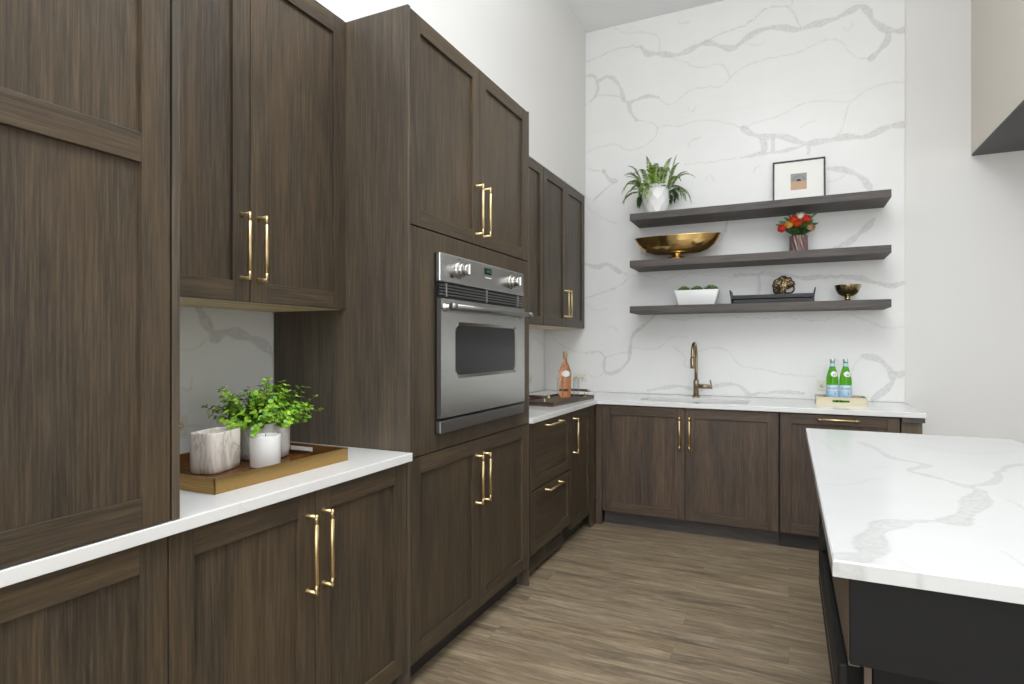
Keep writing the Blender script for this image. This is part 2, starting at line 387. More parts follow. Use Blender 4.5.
V_BACK=[(0.0364,[(-1.103,3.776),(-1.052,3.708),(-0.988,3.695),(-0.9,3.669),(-0.801,3.648),(-0.704,3.67),(-0.62,3.696),(-0.561,3.689),(-0.468,3.639),(-0.388,3.61),(-0.309,3.658),(-0.199,3.705),(-0.069,3.699),(0.058,3.653),(0.161,3.664),(0.302,3.677),(0.401,3.71),(0.459,3.729),(0.507,3.684),(0.545,3.598),(0.62,3.525),(0.685,3.5),(0.739,3.498)]),
(0.0338,[(0.62,3.525),(0.629,3.458),(0.582,3.391),(0.526,3.341)]),
(0.0052,[(0.526,3.341),(0.44,3.366),(0.391,3.421),(0.342,3.499),(0.262,3.532),(0.161,3.515),(0.058,3.479),(-0.112,3.48),(-0.287,3.456),(-0.377,3.414),(-0.411,3.384),(-0.434,3.36),(-0.491,3.331),(-0.68,3.349),(-0.776,3.304),(-0.85,3.254),(-0.912,3.278),(-0.962,3.332)]),
(0.0234,[(-0.962,3.332),(-1.051,3.359),(-1.129,3.347),(-1.207,3.329)]),
(0.0208,[(-1.588,3.624),(-1.518,3.619),(-1.477,3.557),(-1.482,3.457),(-1.532,3.399)]),
(0.0052,[(-1.532,3.399),(-1.588,3.369)]),
(0.026,[(-1.477,3.557),(-1.395,3.587),(-1.327,3.547),(-1.273,3.459),(-1.247,3.362),(-1.207,3.329),(-1.194,3.262),(-1.142,3.175)]),
(0.0052,[(-1.142,3.175),(-1.051,3.148),(-0.988,3.112),(-0.97,3.058),(-1.013,2.988),(-1.129,2.94),(-1.233,2.947),(-1.313,3.001),(-1.449,2.999),(-1.588,2.965)]),
(0.0078,[(-1.463,3.44),(-1.367,3.423),(-1.26,3.386)]),
(0.0364,[(-0.32,2.982),(-0.253,2.924),(-0.176,2.893),(-0.09,2.887),(-0.005,2.858),(0.1,2.801),(0.182,2.801),(0.283,2.802),(0.381,2.81),(0.498,2.792),(0.592,2.829),(0.666,2.845),(0.74,2.838)]),
(0.039,[(-0.176,2.893),(-0.181,2.771)]),
(0.0208,[(-0.105,2.887),(-0.105,2.765)]),
(0.0208,[(-0.331,2.755),(-0.198,2.768),(-0.09,2.763),(0.016,2.771),(0.1,2.79)]),
(0.0182,[(0.125,2.793),(0.131,2.723)]),
(0.0052,[(-0.32,2.982),(-0.422,3.035),(-0.561,3.081),(-0.68,3.093),(-0.801,3.07),(-0.9,3.093),(-0.97,3.079)]),
(0.0052,[(-0.32,2.982),(-0.198,3.015),(-0.068,3.032),(0.058,3.085),(0.161,3.102),(0.303,3.077),(0.401,3.06),(0.497,3.121),(0.611,3.148),(0.74,3.137)]),
(0.0052,[(0.401,3.06),(0.372,2.964),(0.352,2.877),(0.303,2.817)]),
(0.0078,[(-1.588,3.745),(-1.449,3.77),(-1.287,3.802),(-1.103,3.776)]),
(0.0052,[(-1.327,3.987),(-1.234,3.913),(-1.103,3.897),(-0.988,3.848),(-0.95,3.794),(-0.955,3.706)]),
(0.0052,[(-0.9,3.669),(-0.752,3.575),(-0.632,3.506),(-0.491,3.51),(-0.434,3.449),(-0.411,3.384)]),
(0.0078,[(-0.62,3.696),(-0.491,3.742),(-0.287,3.773),(-0.155,3.86),(0.005,3.828),(0.079,3.66)]),
(0.0052,[(0.005,3.828),(0.026,3.881)]),
(0.0052,[(-0.752,2.762),(-0.561,2.754),(-0.331,2.755)]),
(0.0338,[(0.263,2.596),(0.362,2.572),(0.459,2.515),(0.517,2.431),(0.526,2.403)]),
(0.0078,[(-1.588,2.858),(-1.421,2.788)]),
(0.0312,[(-1.421,2.788),(-1.367,2.71),(-1.313,2.691)]),
(0.013,[(-1.313,2.691),(-1.421,2.624),(-1.504,2.553)]),
(0.0052,[(-0.813,3.94),(-0.789,3.896),(-0.716,3.892)]),
(0.0052,[(0.352,3.609),(0.381,3.569),(0.41,3.596),(0.41,3.629)]),
(0.0052,[(-0.298,3.626),(-0.199,3.593),(-0.159,3.62)]),
(0.0052,[(-0.728,3.208),(-0.692,3.17),(-0.668,3.21)]),
(0.0052,[(0.079,2.92),(0.12,2.948),(0.182,2.961)]),
(0.0052,[(-0.596,2.618),(-0.561,2.651),(-0.526,2.598)]),
(0.0052,[(-0.242,2.624),(-0.231,2.658),(-0.198,2.678)]),
(0.0052,[(0.263,2.5),(0.342,2.518),(0.382,2.558)]),
(0.0052,[(-0.728,2.884),(-0.704,2.943),(-0.632,2.957)]),
(0.0312,[(-1.587,2.01),(-1.476,1.977),(-1.394,1.999),(-1.286,1.927)]),
(0.0104,[(-1.286,1.927),(-1.206,1.884),(-1.286,1.809),(-1.421,1.762),(-1.587,1.714)]),
(0.0052,[(-1.206,1.884),(-1.102,1.892),(-0.924,1.845),(-0.727,1.873),(-0.376,1.843)]),
(0.0286,[(-0.376,1.855),(-0.198,1.851),(-0.025,1.838),(0.1,1.808),(0.223,1.814),(0.421,1.798),(0.536,1.761),(0.648,1.728),(0.74,1.752)]),
(0.0208,[(-0.209,1.847),(-0.198,1.775),(-0.209,1.704)]),
(0.0364,[(0.545,2.202),(0.498,2.144),(0.44,2.093),(0.392,2.052),(0.303,2.014)]),
(0.0234,[(-0.422,2.319),(-0.445,2.223),(-0.491,2.13)]),
(0.0052,[(-0.491,2.13),(-0.561,2.086),(-0.655,2.043)]),
(0.0234,[(-0.974,1.574),(-1.076,1.478),(-1.167,1.402),(-1.193,1.298),(-1.206,1.194),(-1.286,1.101),(-1.393,1.073),(-1.421,1.138),(-1.407,1.205)]),
(0.0104,[(-1.407,1.205),(-1.462,1.258),(-1.587,1.243)]),
(0.0052,[(-1.193,1.298),(-1.05,1.278),(-0.949,1.298),(-0.861,1.374),(-0.727,1.374)]),
(0.0052,[(-1.407,1.205),(-1.286,1.245),(-1.206,1.246)]),
(0.0052,[(-1.587,1.095),(-1.503,1.03),(-1.42,1.072)]),
(0.0052,[(-0.974,1.574),(-0.8,1.512),(-0.655,1.535),(-0.444,1.543),(-0.198,1.514),(-0.025,1.515),(0.223,1.495),(0.362,1.544),(0.498,1.49),(0.611,1.433),(0.74,1.442)]),
(0.0052,[(-0.679,1.249),(-0.56,1.287),(-0.444,1.275),(-0.331,1.155),(-0.154,1.123),(-0.004,1.09),(0.183,1.083)]),
(0.0234,[(-0.631,0.953),(-0.513,0.993),(-0.376,1.01),(-0.286,0.952)]),
(0.0234,[(-1.05,0.939),(-0.899,0.969),(-0.8,0.985),(-0.703,0.963)]),
(0.0234,[(-0.286,0.928),(-0.067,0.96),(0.101,0.954)]),
(0.0364,[(0.479,1.235),(0.574,1.213),(0.639,1.138),(0.658,1.072),(0.63,1.017),(0.536,0.926)]),
(0.0364,[(0.658,1.105),(0.741,1.118)]),
(0.0052,[(0.479,1.235),(0.421,1.167),(0.402,1.099),(0.303,1.007)]),
(0.0052,[(-1.587,1.674),(-1.503,1.613),(-1.394,1.615)]),
(0.0052,[(-1.393,1.456),(-1.339,1.469),(-1.299,1.429)]),
(0.0052,[(-0.849,1.299),(-0.751,1.224),(-0.751,1.149),(-0.655,1.113)]),
(0.0052,[(-1.587,2.508),(-1.421,2.385),(-1.313,2.336)]),
(0.004,[(-1.91,1.423),(-1.844,1.34),(-1.751,1.287),(-1.605,1.244),(-1.462,1.256)])]
V_ISLAND=[(0.0264,[(0.266,2.803),(0.303,2.649),(0.329,2.463),(0.385,2.403),(0.414,2.351),(0.348,2.243),(0.383,2.175),(0.426,2.11),(0.456,2.052),(0.475,2.006),(0.442,1.888),(0.383,1.727),(0.337,1.628)]),
(0.0484,[(0.475,2.006),(0.442,1.888),(0.383,1.727),(0.337,1.628)]),
(0.0198,[(0.337,1.628),(0.284,1.61),(0.228,1.576)]),
(0.0484,[(0.228,1.576),(0.187,1.521),(0.155,1.423),(0.143,1.317),(0.114,1.277),(0.075,1.246)]),
(0.022,[(0.456,2.052),(0.541,2.152),(0.625,2.396),(0.714,2.517),(0.778,2.531)]),
(0.0066,[(0.266,2.803),(0.398,2.866),(0.513,2.748),(0.611,2.691),(0.804,2.834),(0.882,2.87)]),
(0.0044,[(0.182,1.309),(0.202,1.258),(0.227,1.236)]),
(0.0044,[(0.51,1.92),(0.521,1.878),(0.521,1.834),(0.556,1.809)]),
(0.0066,[(0.376,1.44),(0.383,1.391),(0.385,1.356)]),
(0.0044,[(0.093,1.91),(0.162,1.943),(0.255,2.081)]),
(0.0044,[(0.088,2.846),(0.153,2.525)]),
(0.0044,[(0.186,2.227),(0.235,2.212),(0.292,2.277)])]
V_NICHE=[(0.0342,[(1.469,1.453),(1.491,1.41),(1.519,1.371),(1.535,1.342),(1.581,1.363),(1.641,1.359),(1.704,1.339),(1.77,1.312),(1.818,1.268),(1.84,1.211)]),
(0.0228,[(1.469,1.453),(1.454,1.495)]),
(0.0057,[(1.329,1.285),(1.397,1.298),(1.448,1.298),(1.513,1.342)]),
(0.0057,[(1.397,1.162),(1.433,1.15),(1.443,1.207)]),
(0.0057,[(1.397,1.021),(1.449,1.019),(1.491,1.009)])]

bs = vein_slab('quartz_wall_slab', 'quartz_veined', (0, BW, 0), (1, 0, 0), (0, 0, 1), (0, -1, 0), (LW, .729), (CT+.001, ZC-.001), .014, .0065, V_BACK, 3, 3.135, .001)
tag(bs, 'full-height white quartz slab with grey veins behind the three floating shelves', 'backsplash')
b2 = vein_slab('quartz_backsplash', 'quartz_veined', (LW, 0, 0), (0, 1, 0), (0, 0, 1), (1, 0, 0), (-.1, 1.817), (CT+.001, ZU+.02), .01, .005, V_NICHE, 5, None, .001)
tag(b2, 'white quartz backsplash with one broad grey vein behind the green potted plant', 'backsplash')
b3 = vein_slab('quartz_backsplash', 'quartz_veined', (LW, 0, 0), (0, 1, 0), (0, 0, 1), (1, 0, 0), (2.96, 4.848), (CT+.001, ZU+.02), .01, .01,
               [(.004, [(4.0, 1.3), (4.3, 1.18), (4.5, 1.22), (4.6, 1.38), (4.84, 1.3)]), (.004, [(3.4, 1.0), (3.8, 1.2), (4.0, 1.3)])], 6, None, .001)
tag(b3, 'strip of white quartz backsplash on the left wall beside the wine bottle', 'backsplash')

# painted hood box at the upper right, with its dark underside
t = thing('range_hood', 'boxy off-white painted hood with dark grey underside, upper right corner', 'range hood', (1.104, 4.866, 2.576))
m = MB(); m.box(0, 1.5, -1.9, 0, .012, ZC-2.576, 'hood_paint'); m.build('hood_body', t)
m = MB(); m.box(.002, 1.498, -1.898, -.001, 0, .012, 'underside_grey'); m.box(.25, 1.25, -1.3, -.4, -.004, 0, 'steel_frame'); m.build('underside_panel', t)

# ------------------------------------------------------------ cabinet parts (local frame: x along the run, y into the cabinet, z up)
def shaker(name, x0, x1, z0, z1, parent, mv='wood_v', mh='wood_h', st=.064, rt=.064, rb=.064, mid=None, panel=None):
    m = MB(); g = .0016; x0 += g; x1 -= g; z0 += g; z1 -= g; b = .0012
    m.box(x0, x0+st, 0, .02, z0, z1, mv, b); m.box(x1-st, x1, 0, .02, z0, z1, mv, b)
    m.box(x0+st, x1-st, .0004, .02, z1-rt, z1, mh, b); m.box(x0+st, x1-st, .0004, .02, z0, z0+rb, mh, b)
    if mid: m.box(x0+st, x1-st, .0004, .02, mid[0], mid[1], mh, b)
    m.box(x0+st-.004, x1-st+.004, .0115, .018, z0+rb-.004, z1-rt+.004, panel or mv)
    return m.build(name, parent)
def pull(parent, x, z0, z1, horiz=False, off=.036):
    """bar pull with two posts; z0, z1 are the bar's ends (x ends if horiz)"""
    m = MB(); e = .006
    P = (lambda a, y: (a, y, x)) if horiz else (lambda a, y: (x, y, a))
    for a in (z0+e, z1-e):
        q0, q1 = P(a, 0), P(a, -off)
        m.tube([P(a, 0), P(a, -.003), P(a, -.009), P(a, -off-.004)], [.0085, .0085, .0052, .0052], 'satin_brass', 14)
    L = z1-z0
    m.tube([P(z0, -off), P(z0+.030, -off)], .0052, 'satin_brass', 14); m.tube([P(z1-.030, -off), P(z1, -off)], .0052, 'satin_brass', 14)
    m.tube([P(z0+.029, -off), P(z0+.030, -off), P(z1-.030, -off), P(z1-.029, -off)], [.0055, .0068, .0068, .0055], 'satin_brass', 16)
    return m.build('handle', parent)
def carcass(t, W, dep, z0, z1, side='wood_v', name='carcass', bottom=None):
    m = MB(); m.box(.0, W, .021, dep, z0, z1, 'carcass_dark')
    if bottom: m.box(.001, W-.001, .004, dep-.001, z0-.012, z0+.0, bottom)
    return m.build(name, t)
def toe(t, x0, x1, h=.1, y=.07, mat='toe_dark'):
    m = MB(); m.box(x0, x1, y, y+.016, 0, h, mat); return m.build('toe_kick', t)
RZ = R(90); G_B = None
zb0, zb1 = .105, .876

# left base cabinets under the foreground worktop
t = thing('base_cabinet', 'dark wood base cabinet at lower left corner, below the tall paneled pantry', 'cabinet', (D, -.036, 0), RZ)
carcass(t, .92, .66, .1, CB-.001); toe(t, 0, .92)
for k in range(2):
    d = shaker('door', k*.46, k*.46+.46, zb0, zb1, t); pull(d, .46+(-.033 if k == 0 else .033), .583, .815)
t = thing('base_cabinet', 'dark wood two-door base cabinet below the gold tray with potted greenery', 'cabinet', (D, .884, 0), RZ)
carcass(t, .933, .66, .1, CB-.001); toe(t, 0, .933)
for k in range(2):
    d = shaker('door', k*.462, k*.462+.462, zb0, zb1, t); pull(d, .462+(-.033 if k == 0 else .033), .583, .817)
m = MB(); m.box(.924, .934, 0, .02, .1, CB-.002, 'wood_v', .001); m.build('filler_strip', t)

# pantry upper standing on the worktop
P0 = -1.265
t = thing('pantry_cabinet', 'tall dark wood paneled cabinet standing on the worktop at far left', 'cabinet', (P0, -.09, CT+.001), RZ)
H2 = ZT-CT-.002
m = MB(); m.box(.0, .96, .021, .67, 0, H2, 'carcass_dark'); m.build('carcass', t)
m = MB(); m.box(.970, .988, 0, .68, 0, H2, 'wood_dark_v', .001); m.build('side_panel', t)
for k in range(2): shaker('door', .5*k-.04+(.0 if k else .04), .5*k+.466-(0 if k else .007), 0, H2, t, mid=(1.708-CT, 1.772-CT))

# left wall cabinets
def wall_cab(label, y0, W, hz=(1.512, 1.748), group=None):
    t = thing('wall_cabinet', label, 'cabinet', (S, y0, ZU), RZ, group)
    m = MB(); m.box(0, W, .021, -(LW-S)-.001, .012, ZT-ZU, 'carcass_dark'); m.build('carcass', t)
    m = MB(); m.box(.002, W-.002, .022, -(LW-S)-.001, 0, .012, 'maple'); m.build('bottom_panel', t)
    for k in range(2):
        d = shaker('door', W/2*k, W/2*(k+1), 0, ZT-ZU, t, mv='wood_v'); pull(d, W/2+(-.033 if k == 0 else .033), hz[0]-ZU+.018, hz[1]-ZU-.006)
    return t
wall_cab('dark wood wall cabinet with two brass-handled doors above the gold tray', .911, .908, (1.503, 1.742))
wall_cab('dark wood wall cabinet half hidden behind the tall oven cabinet', 2.962, .926)
wall_cab('dark wood wall cabinet in the far corner, touching the veined quartz wall', 3.892, .926)

# tall oven cabinet
TW = 1.132
t = thing('tall_oven_cabinet', 'tall dark wood cabinet that holds the built-in steel wall oven', 'cabinet', (D, 1.82, 0), RZ)
m = MB(); m.box(0, .016, 0, .679, 0, ZT+.004, 'wood_dark_v', .001); m.build('side_panel', t)
m = MB(); m.box(TW-.016, TW, 0, .679, 0, ZT+.004, 'wood_dark_v', .001); m.build('side_panel', t)
m = MB(); m.box(.0165, TW-.0165, .0215, .2, .1, .885, 'carcass_dark'); m.box(.0165, TW-.0165, .0215, .2, 1.77, ZT+.003, 'carcass_dark'); m.box(.0165, TW-.0165, .2, .678, .1, .93, 'carcass_dark'); m.box(.0165, TW-.0165, .2, .678, 1.74, ZT+.003, 'carcass_dark'); m.box(.0165, TW-.0165, .6, .6785, .12, ZT, 'carcass_dark'); m.build('carcass', t)
toe(t, .016, TW-.016)
ox0, ox1, oz0, oz1 = .2, .99, .975, 1.67
m = MB(); fz0, fz1 = .888, 1.765
m.box(.0175, ox0, .001, .02, fz0, fz1, 'wood_v'); m.box(ox1, TW-.0175, .001, .02, fz0, fz1, 'wood_v'); m.box(ox0, ox1, .001, .02, fz0, oz0, 'wood_v'); m.box(ox0, ox1, .001, .02, oz1, fz1, 'wood_v')
m.build('oven_surround', t)
for z0, z1, hz in ((.105, .884, (.592, .817)), (1.769, ZT, None)):
    for k in range(2):
        x0 = .0175+k*.5475; d = shaker('door', x0, x0+.5475, z0, z1, t)
        hx = .565+(-.036 if k == 0 else .036)
        if hz: pull(d, hx, *hz)
        else: pull(d, hx, 1.812, 2.042)

# wall oven
t = thing('wall_oven', 'stainless steel built-in wall oven with two knobs and bar handle', 'oven', (D, 2.003, .957), RZ)
OW = .82
m = MB(); m.box(.0, OW, -.0055, -.0005, .0, .728, 'black'); m.box(.03, OW-.05, 0, .45, .03, .7, 'black'); m.build('body', t)
def plate(m, x0, x1, y0, y1, z0, z1, mat, bev=.003): m.box(x0, x1, y0, y1, z0, z1, mat, bev)
m = MB(); plate(m, 0, OW, -.026, -.004, .612, .73, 'steel', .005); cp = m.build('control_panel', t)
m = MB(); m.box(.008, OW-.008, -.012, -.0056, .552, .610, 'black')
for k in range(4): m.box(.012, OW-.012, -.022, -.012, .560+k*.0125, .5645+k*.0125, 'steel_frame', .001)
for x in (.055, .41, .755): m.box(x-.005, x+.005, -.0245, -.012, .553, .610, 'steel_frame', .001)
m.build('vent_grille', t)
m = MB(); z0, z1 = .062, .545; fy = -.030
wx0, wx1, wz0, wz1 = .125, .71, .232, .438
# door plate with rounded window hole: outer loop -> inner loop
N = 8
inner = [((wx0+wx1)/2+p[0], (wz0+wz1)/2+p[1]) for p in rounded(wx1-wx0, wz1-wz0, .028, N)]
bez = [((wx0+wx1)/2+p[0], (wz0+wz1)/2+p[1]) for p in rounded(wx1-wx0+.03, wz1-wz0+.03, .036, N)]
outer = []
for (x, z) in bez:
    cx, cz = (wx0+wx1)/2, (wz0+wz1)/2
    outer.append((x, z))
def corner(i): return [(OW, z1), (0, z1), (0, z0), (OW, z0)][i]
n = len(bez); q = N+1
verts = [(x, fy, z) for x, z in bez]+[(corner(i)[0], fy, corner(i)[1]) for i in range(4)]
F_ = []
for c in range(4):
    for k in range(N): F_.append((c*q+k, c*q+k+1, n+c))
    nx = (c+1) % 4; F_.append((c*q+N, nx*q, n+nx, n+c))
m.faces(verts, F_, 'steel')
m.faces([(x, fy, z) for x, z in bez]+[(x, fy+.006, z) for x, z in inner], [(i, (i+1) % n, n+(i+1) % n, n+i) for i in range(n)], 'chrome')
for a, b in (((0, z0), (OW, z0)), ((OW, z0), (OW, z1)), ((OW, z1), (0, z1)), ((0, z1), (0, z0))):
    m.faces([(a[0], fy, a[1]), (b[0], fy, b[1]), (b[0], -.010, b[1]), (a[0], -.010, a[1])], [(0, 1, 2, 3)], 'steel_frame')
m.faces([(0, -.010, z0), (OW, -.010, z0), (OW, -.010, z1), (0, -.010, z1)], [(0, 1, 2, 3)], 'black')
dr = m.build('door', t)
m = MB(); m.box(wx0-.005, wx1+.005, fy+.0055, fy+.012, wz0-.005, wz1+.005, 'black_glass'); m.build('window', dr)
m = MB(); hz = .51
m.tube([(.012, fy-.047, hz), (.79, fy-.047, hz)], .0115, 'steel_frame', 20); m.tube([(.006, fy-.047, hz), (.03, fy-.047, hz)], .0145, 'steel_frame', 20); m.tube([(.772, fy-.047, hz), (.798, fy-.047, hz)], .0145, 'steel_frame', 20)
for x in (.03, .77): m.tube([(x, fy, hz), (x, fy-.004, hz), (x, fy-.01, hz), (x, fy-.047, hz)], [.018, .018, .010, .009], 'chrome', 18)
m.build('handle', dr)
m = MB(); plate(m, 0, OW, -.028, -.004, .0, .052, 'steel_frame', .004); m.build('bottom_trim', t)
for kx in (.15, .665):
    m = MB(); c = (kx, -.026, .672)
    m.lathe([(.036, 0), (.036, -.004), (.031, -.008), (.029, -.009)], c, 'chrome', 36, 'y')
    m.lathe([(.029, -.009), (.030, -.014), (.030, -.022), (.027, -.025), (.025, -.026)], c, 'chrome', 36, 'y')
    m.lathe([(.0245, -.026), (.0245, -.044), (.022, -.047)], c, 'chrome', 36, 'y')
    m.box(kx-.009, kx+.009, -.026-.058, -.026-.045, .672-.023, .672+.023, 'chrome', .003)
    m.build('knob', cp)
m = MB(); m.box(.378, .446, -.0275, -.0262, .682, .710, 'black_glass', .0005); ds = m.build('display', cp)
m = MB()
def seg7(m, ch, x, z, h, y, mat):
    w = h*.55; tck = h*.14
    S7 = dict(a=((0, w), (h-tck, h)), b=((w-tck, w), (h/2, h)), c=((w-tck, w), (0, h/2)), d=((0, w), (0, tck)), e=((0, tck), (0, h/2)), f=((0, tck), (h/2, h)), g=((0, w), (h/2-tck/2, h/2+tck/2)))
    for s_ in {'1': 'bc', '2': 'abged', '0': 'abcdef', '5': 'afgcd'}[ch]:
        (xa, xb), (za, zb_) = S7[s_]; m.box(x+xa, x+xb, y-.0004, y, z+za, z+zb_, mat)
for i, ch in enumerate('1205'): seg7(m, ch, .390+i*.013, .689, .014, -.0276, 'display_green')
m.build('digits', ds)
m = MB()
for k in range(4): m.box(.386+k*.016, .397+k*.016, -.0268, -.0261, .664, .669, 'white_matte')
m.build('button', cp)
m = MB()
m.box(.10, .104, -.0266, -.0261, .636, .644, 'black'); m.box(.078, .098, -.0266, -.0261, .634, .646, 'carcass_dark', .001); m.build('badge', cp)
for kx in (.15, .665):
    m = MB(); m.box(kx-.006, kx+.006, -.0266, -.0261, .716, .719, 'black'); m.build('knob_mark', cp)

# refrigerator drawers, narrow door cabinet and corner filler on the left run
t = thing('drawer_refrigerator', 'undercounter unit of two dark wood drawers above a slotted floor vent', 'refrigerator', (D, 2.958, 0), RZ)
m = MB(); m.box(.004, .675, .021, .64, .14, CB-.002, 'carcass_dark'); m.build('body', t)
for z0, z1 in ((.505, .876), (.150, .500)):
    d = shaker('drawer', .02, .676, z0, z1, t, mv='wood_v', mh='wood_h', panel='wood_h')
    pull(d, z1-.028, .225, .455, True)
m = MB(); m.box(.004, .60, .030, .045, .035, .148, 'wood_v')
for g0, g1 in ((.03, .27), (.32, .575)):
    m.box(g0, g1, .0285, .0302, .058, .118, 'black')
    for k in range(2): m.box(g0, g1, .027, .0285, .074+k*.020, .082+k*.020, 'wood_v')
m.box(.004, .675, .075, .09, .0, .14, 'toe_dark')
m.build('vent_grille', t)
t = thing('base_cabinet', 'narrow single-door dark wood base cabinet in the inner corner', 'cabinet', (D, 3.637, 0), RZ)
carcass(t, .43, .66, .1, CB-.001); toe(t, 0, .43)
d = shaker('door', .003, .43, zb0, zb1, t); pull(d, .04, .60, .835)
m = MB(); m.box(.432, .532, .002, .02, 0, CB-.002, 'wood_v', .001); m.build('corner_filler', t)

# back run
t = thing('sink_cabinet', 'dark wood two-door base cabinet below the sink and bronze faucet', 'cabinet', (-1.234, F, 0), 0)
m = MB(); m.box(-.049, 1.176, .021, .64, .1, .62, 'carcass_dark'); m.box(-.049, .15, .021, .64, .62, CB-.002, 'carcass_dark'); m.box(1.05, 1.176, .021, .64, .62, CB-.002, 'carcass_dark'); m.build('carcass', t)
m = MB(); m.box(.0, 1.176, .07, .086, 0, .1, 'wood_dark_h'); m.build('toe_kick', t)
m = MB(); m.box(-.0495, -.003, .002, .02, 0, CB-.002, 'wood_back_v', .001); m.build('corner_filler', t)
for k in range(2):
    d = shaker('door', k*.588, k*.588+.588, zb0, zb1, t, 'wood_back_v', 'wood_back_h'); pull(d, .588+(-.033 if k == 0 else .033), .592, .822)
t = thing('dishwasher', 'panel-front dishwasher with one horizontal brass handle, right of the sink cabinet', 'dishwasher', (-.055, F, 0), 0)
carcass(t, .66, .62, .1, CB-.002, name='body'); toe(t, 0, .66, .1, .06, 'toe_dark')
d = shaker('door', .004, .658, zb0, zb1, t, 'wood_back_v', 'wood_back_h'); pull(d, zb1-.028, .215, .445, True)
t = thing('end_panel', 'dark wood end panel closing the back cabinet run near the painted wall', 'panel', (.608, F, 0), 0)
m = MB(); m.box(.003, .118, -.01, .02, CB-.030, CB-.003, 'wood_dark_h', .001); m.build('top_rail', t)
m = MB(); m.box(.003, .108, .012, .66, 0, CB-.031, 'wood_dark_v', .001); m.build('side_panel', t)

# ------------------------------------------------------------ worktops
m = MB(); m.box(LW+.0005, -1.262, -.1, 1.8185, CB, CT, 'quartz', .0025); tag(m.build('worktop'), 'white quartz worktop in the left foreground under the pantry and gold tray', 'countertop')
sx0, sx1, sy0, sy1 = -.99, -.25, 4.275, 4.60
m = MB(); EX, EY = -1.262, 4.147
m.box(LW+.0005, EX, 2.954, BW-.0005, CB, CT, 'quartz', .0025)
m.box(EX-.006, sx0, EY, BW-.0005, CB, CT-.0001, 'quartz', .0025); m.box(sx1, .729, EY, BW-.0005, CB, CT, 'quartz', .0025)
m.box(sx0-.006, sx1+.006, EY, sy0, CB, CT-.0001, 'quartz', .0025); m.box(sx0-.006, sx1+.006, sy1, BW-.0005, CB, CT-.0001, 'quartz', .0025)
tag(m.build('worktop'), 'L-shaped white quartz worktop with sink cutout along the back wall', 'countertop')
t = thing('sink', 'rectangular undermount steel sink set into the back worktop', 'sink', ((sx0+sx1)/2, (sy0+sy1)/2, CB-.25))
m = MB(); w_, d_ = sx1-sx0, sy1-sy0
def rr(w, d, r, z, n=5): return [(x, y, z) for x, y in rounded(w, d, r, n)]
loft(m, [rr(w_+.016, d_+.016, .03, .249), rr(w_-.004, d_-.004, .03, .249), rr(w_-.006, d_-.006, .03, .05), rr(w_-.05, d_-.05, .03, .02)], 'steel_sink', False, False, True)
m.build('basin', t)
m = MB(); m.lathe([(.045, .021), (.045, .024), (.03, .026), (.005, .022)], (0, .03, 0), 'chrome', 24); m.build('drain', t)

# island
IX0, IX1, IY0, IY1 = .074, .86, 1.246, 3.165
it = vein_slab('island_worktop', 'quartz_island', (0, 0, CT), (1, 0, 0), (0, 1, 0), (0, 0, 1), (IX0, IX1), (IY0, IY1), CT-CB, .0045, V_ISLAND, 9, None, .003)
tag(it, 'large white quartz island top with grey veins in the right foreground', 'countertop')
t = thing('kitchen_island', 'black kitchen island base below the large veined quartz top', 'island', (.104, 1.268, 0))
m = MB(); m.box(0, .73, 0, .02, .715, CB-.001, 'island_black', .001); m.build('apron', t)
m = MB(); m.box(-.001, .018, .0205, .83, .703, CB-.001, 'island_brown', .001); m.build('side_rail', t)
m = MB(); m.box(.060, .70, .16, .83, .10, CB-.001, 'island_black'); m.box(.25, .70, .8295, 1.85, .10, CB-.001, 'island_black'); m.box(-.0015, .0605, .165, .829, .57, .70, 'island_black'); m.build('cabinet_body', t)
m = MB(); m.box(.075, .68, .20, .80, 0, .10, 'black'); m.box(.27, .68, .7995, 1.80, 0, .10, 'black'); m.build('toe_kick', t)
m = MB(); m.box(.036, .050, .135, .159, .10, .714, 'island_brown', .001); m.build('edge_strip', t)
m = MB(); m.box(.052, .36, .139, .159, .10, .714, 'island_black', .002); m.build('end_panel', t)
md = MB(); md.box(-.018, -.002, .0205, .83, .565, .7025, 'island_black', .003); q_ = md.build('drawer_front', t)
md = MB(); md.box(-.0185, -.0178, .03, .82, .612, .615, 'steel_frame'); md.build('trim_line', q_)
md = MB(); md.box(-.018, -.0015, .70, .83, .703, .872, 'black', .003); md.build('appliance_front', t)

# ------------------------------------------------------------ floating shelves
SH = (2.330, 1.967, 1.613)
for z, lab in zip(SH, ('topmost dark wood floating shelf, holding the fern and framed print', 'middle dark wood floating shelf, holding the oval gold bowl and flowers', 'lowest dark wood floating shelf, holding the white planter and black tray')):
    m = MB(); m.box(-1.117, .606, 4.52, 4.8495, z-.052, z, 'wood_dark_h', .001)
    tag(m.build('floating_shelf'), lab, 'shelf', 'floating shelves on the quartz wall')

# ------------------------------------------------------------ outlets
def outlet(label, loc, rz):
    t = thing('wall_outlet', label, 'outlet', loc, rz)
    m = MB(); m.box(-.058, .058, -.006, 0, -.037, .037, 'outlet_white', .002); m.build('cover_plate', t)
    for sx in (-.027, .027):
        m = MB(); m.lathe([(.0165, -.0062), (.0165, -.008)], (sx, 0, 0), 'outlet_white', 20, 'y')
        for dz in (-.006, .006): m.box(sx-.004, sx+.004, -.0086, -.0078, dz-.0012, dz+.0012, 'outlet_slot')
        m.lathe([(.002, -.0079), (.002, -.0086)], (sx-.009, 0, 0), 'outlet_slot', 8, 'y'); m.build('socket', t)
outlet('cream duplex wall outlet behind the wine bottle near the inner corner', (-1.632, BW, 1.030), 0)
outlet('cream wall outlet partly hidden behind the green bottles', (.247, BW, 1.018), 0)
outlet('cream wall outlet on the left backsplash, beside the pantry', (LW+.0004, 1.362, 1.026), RZ)
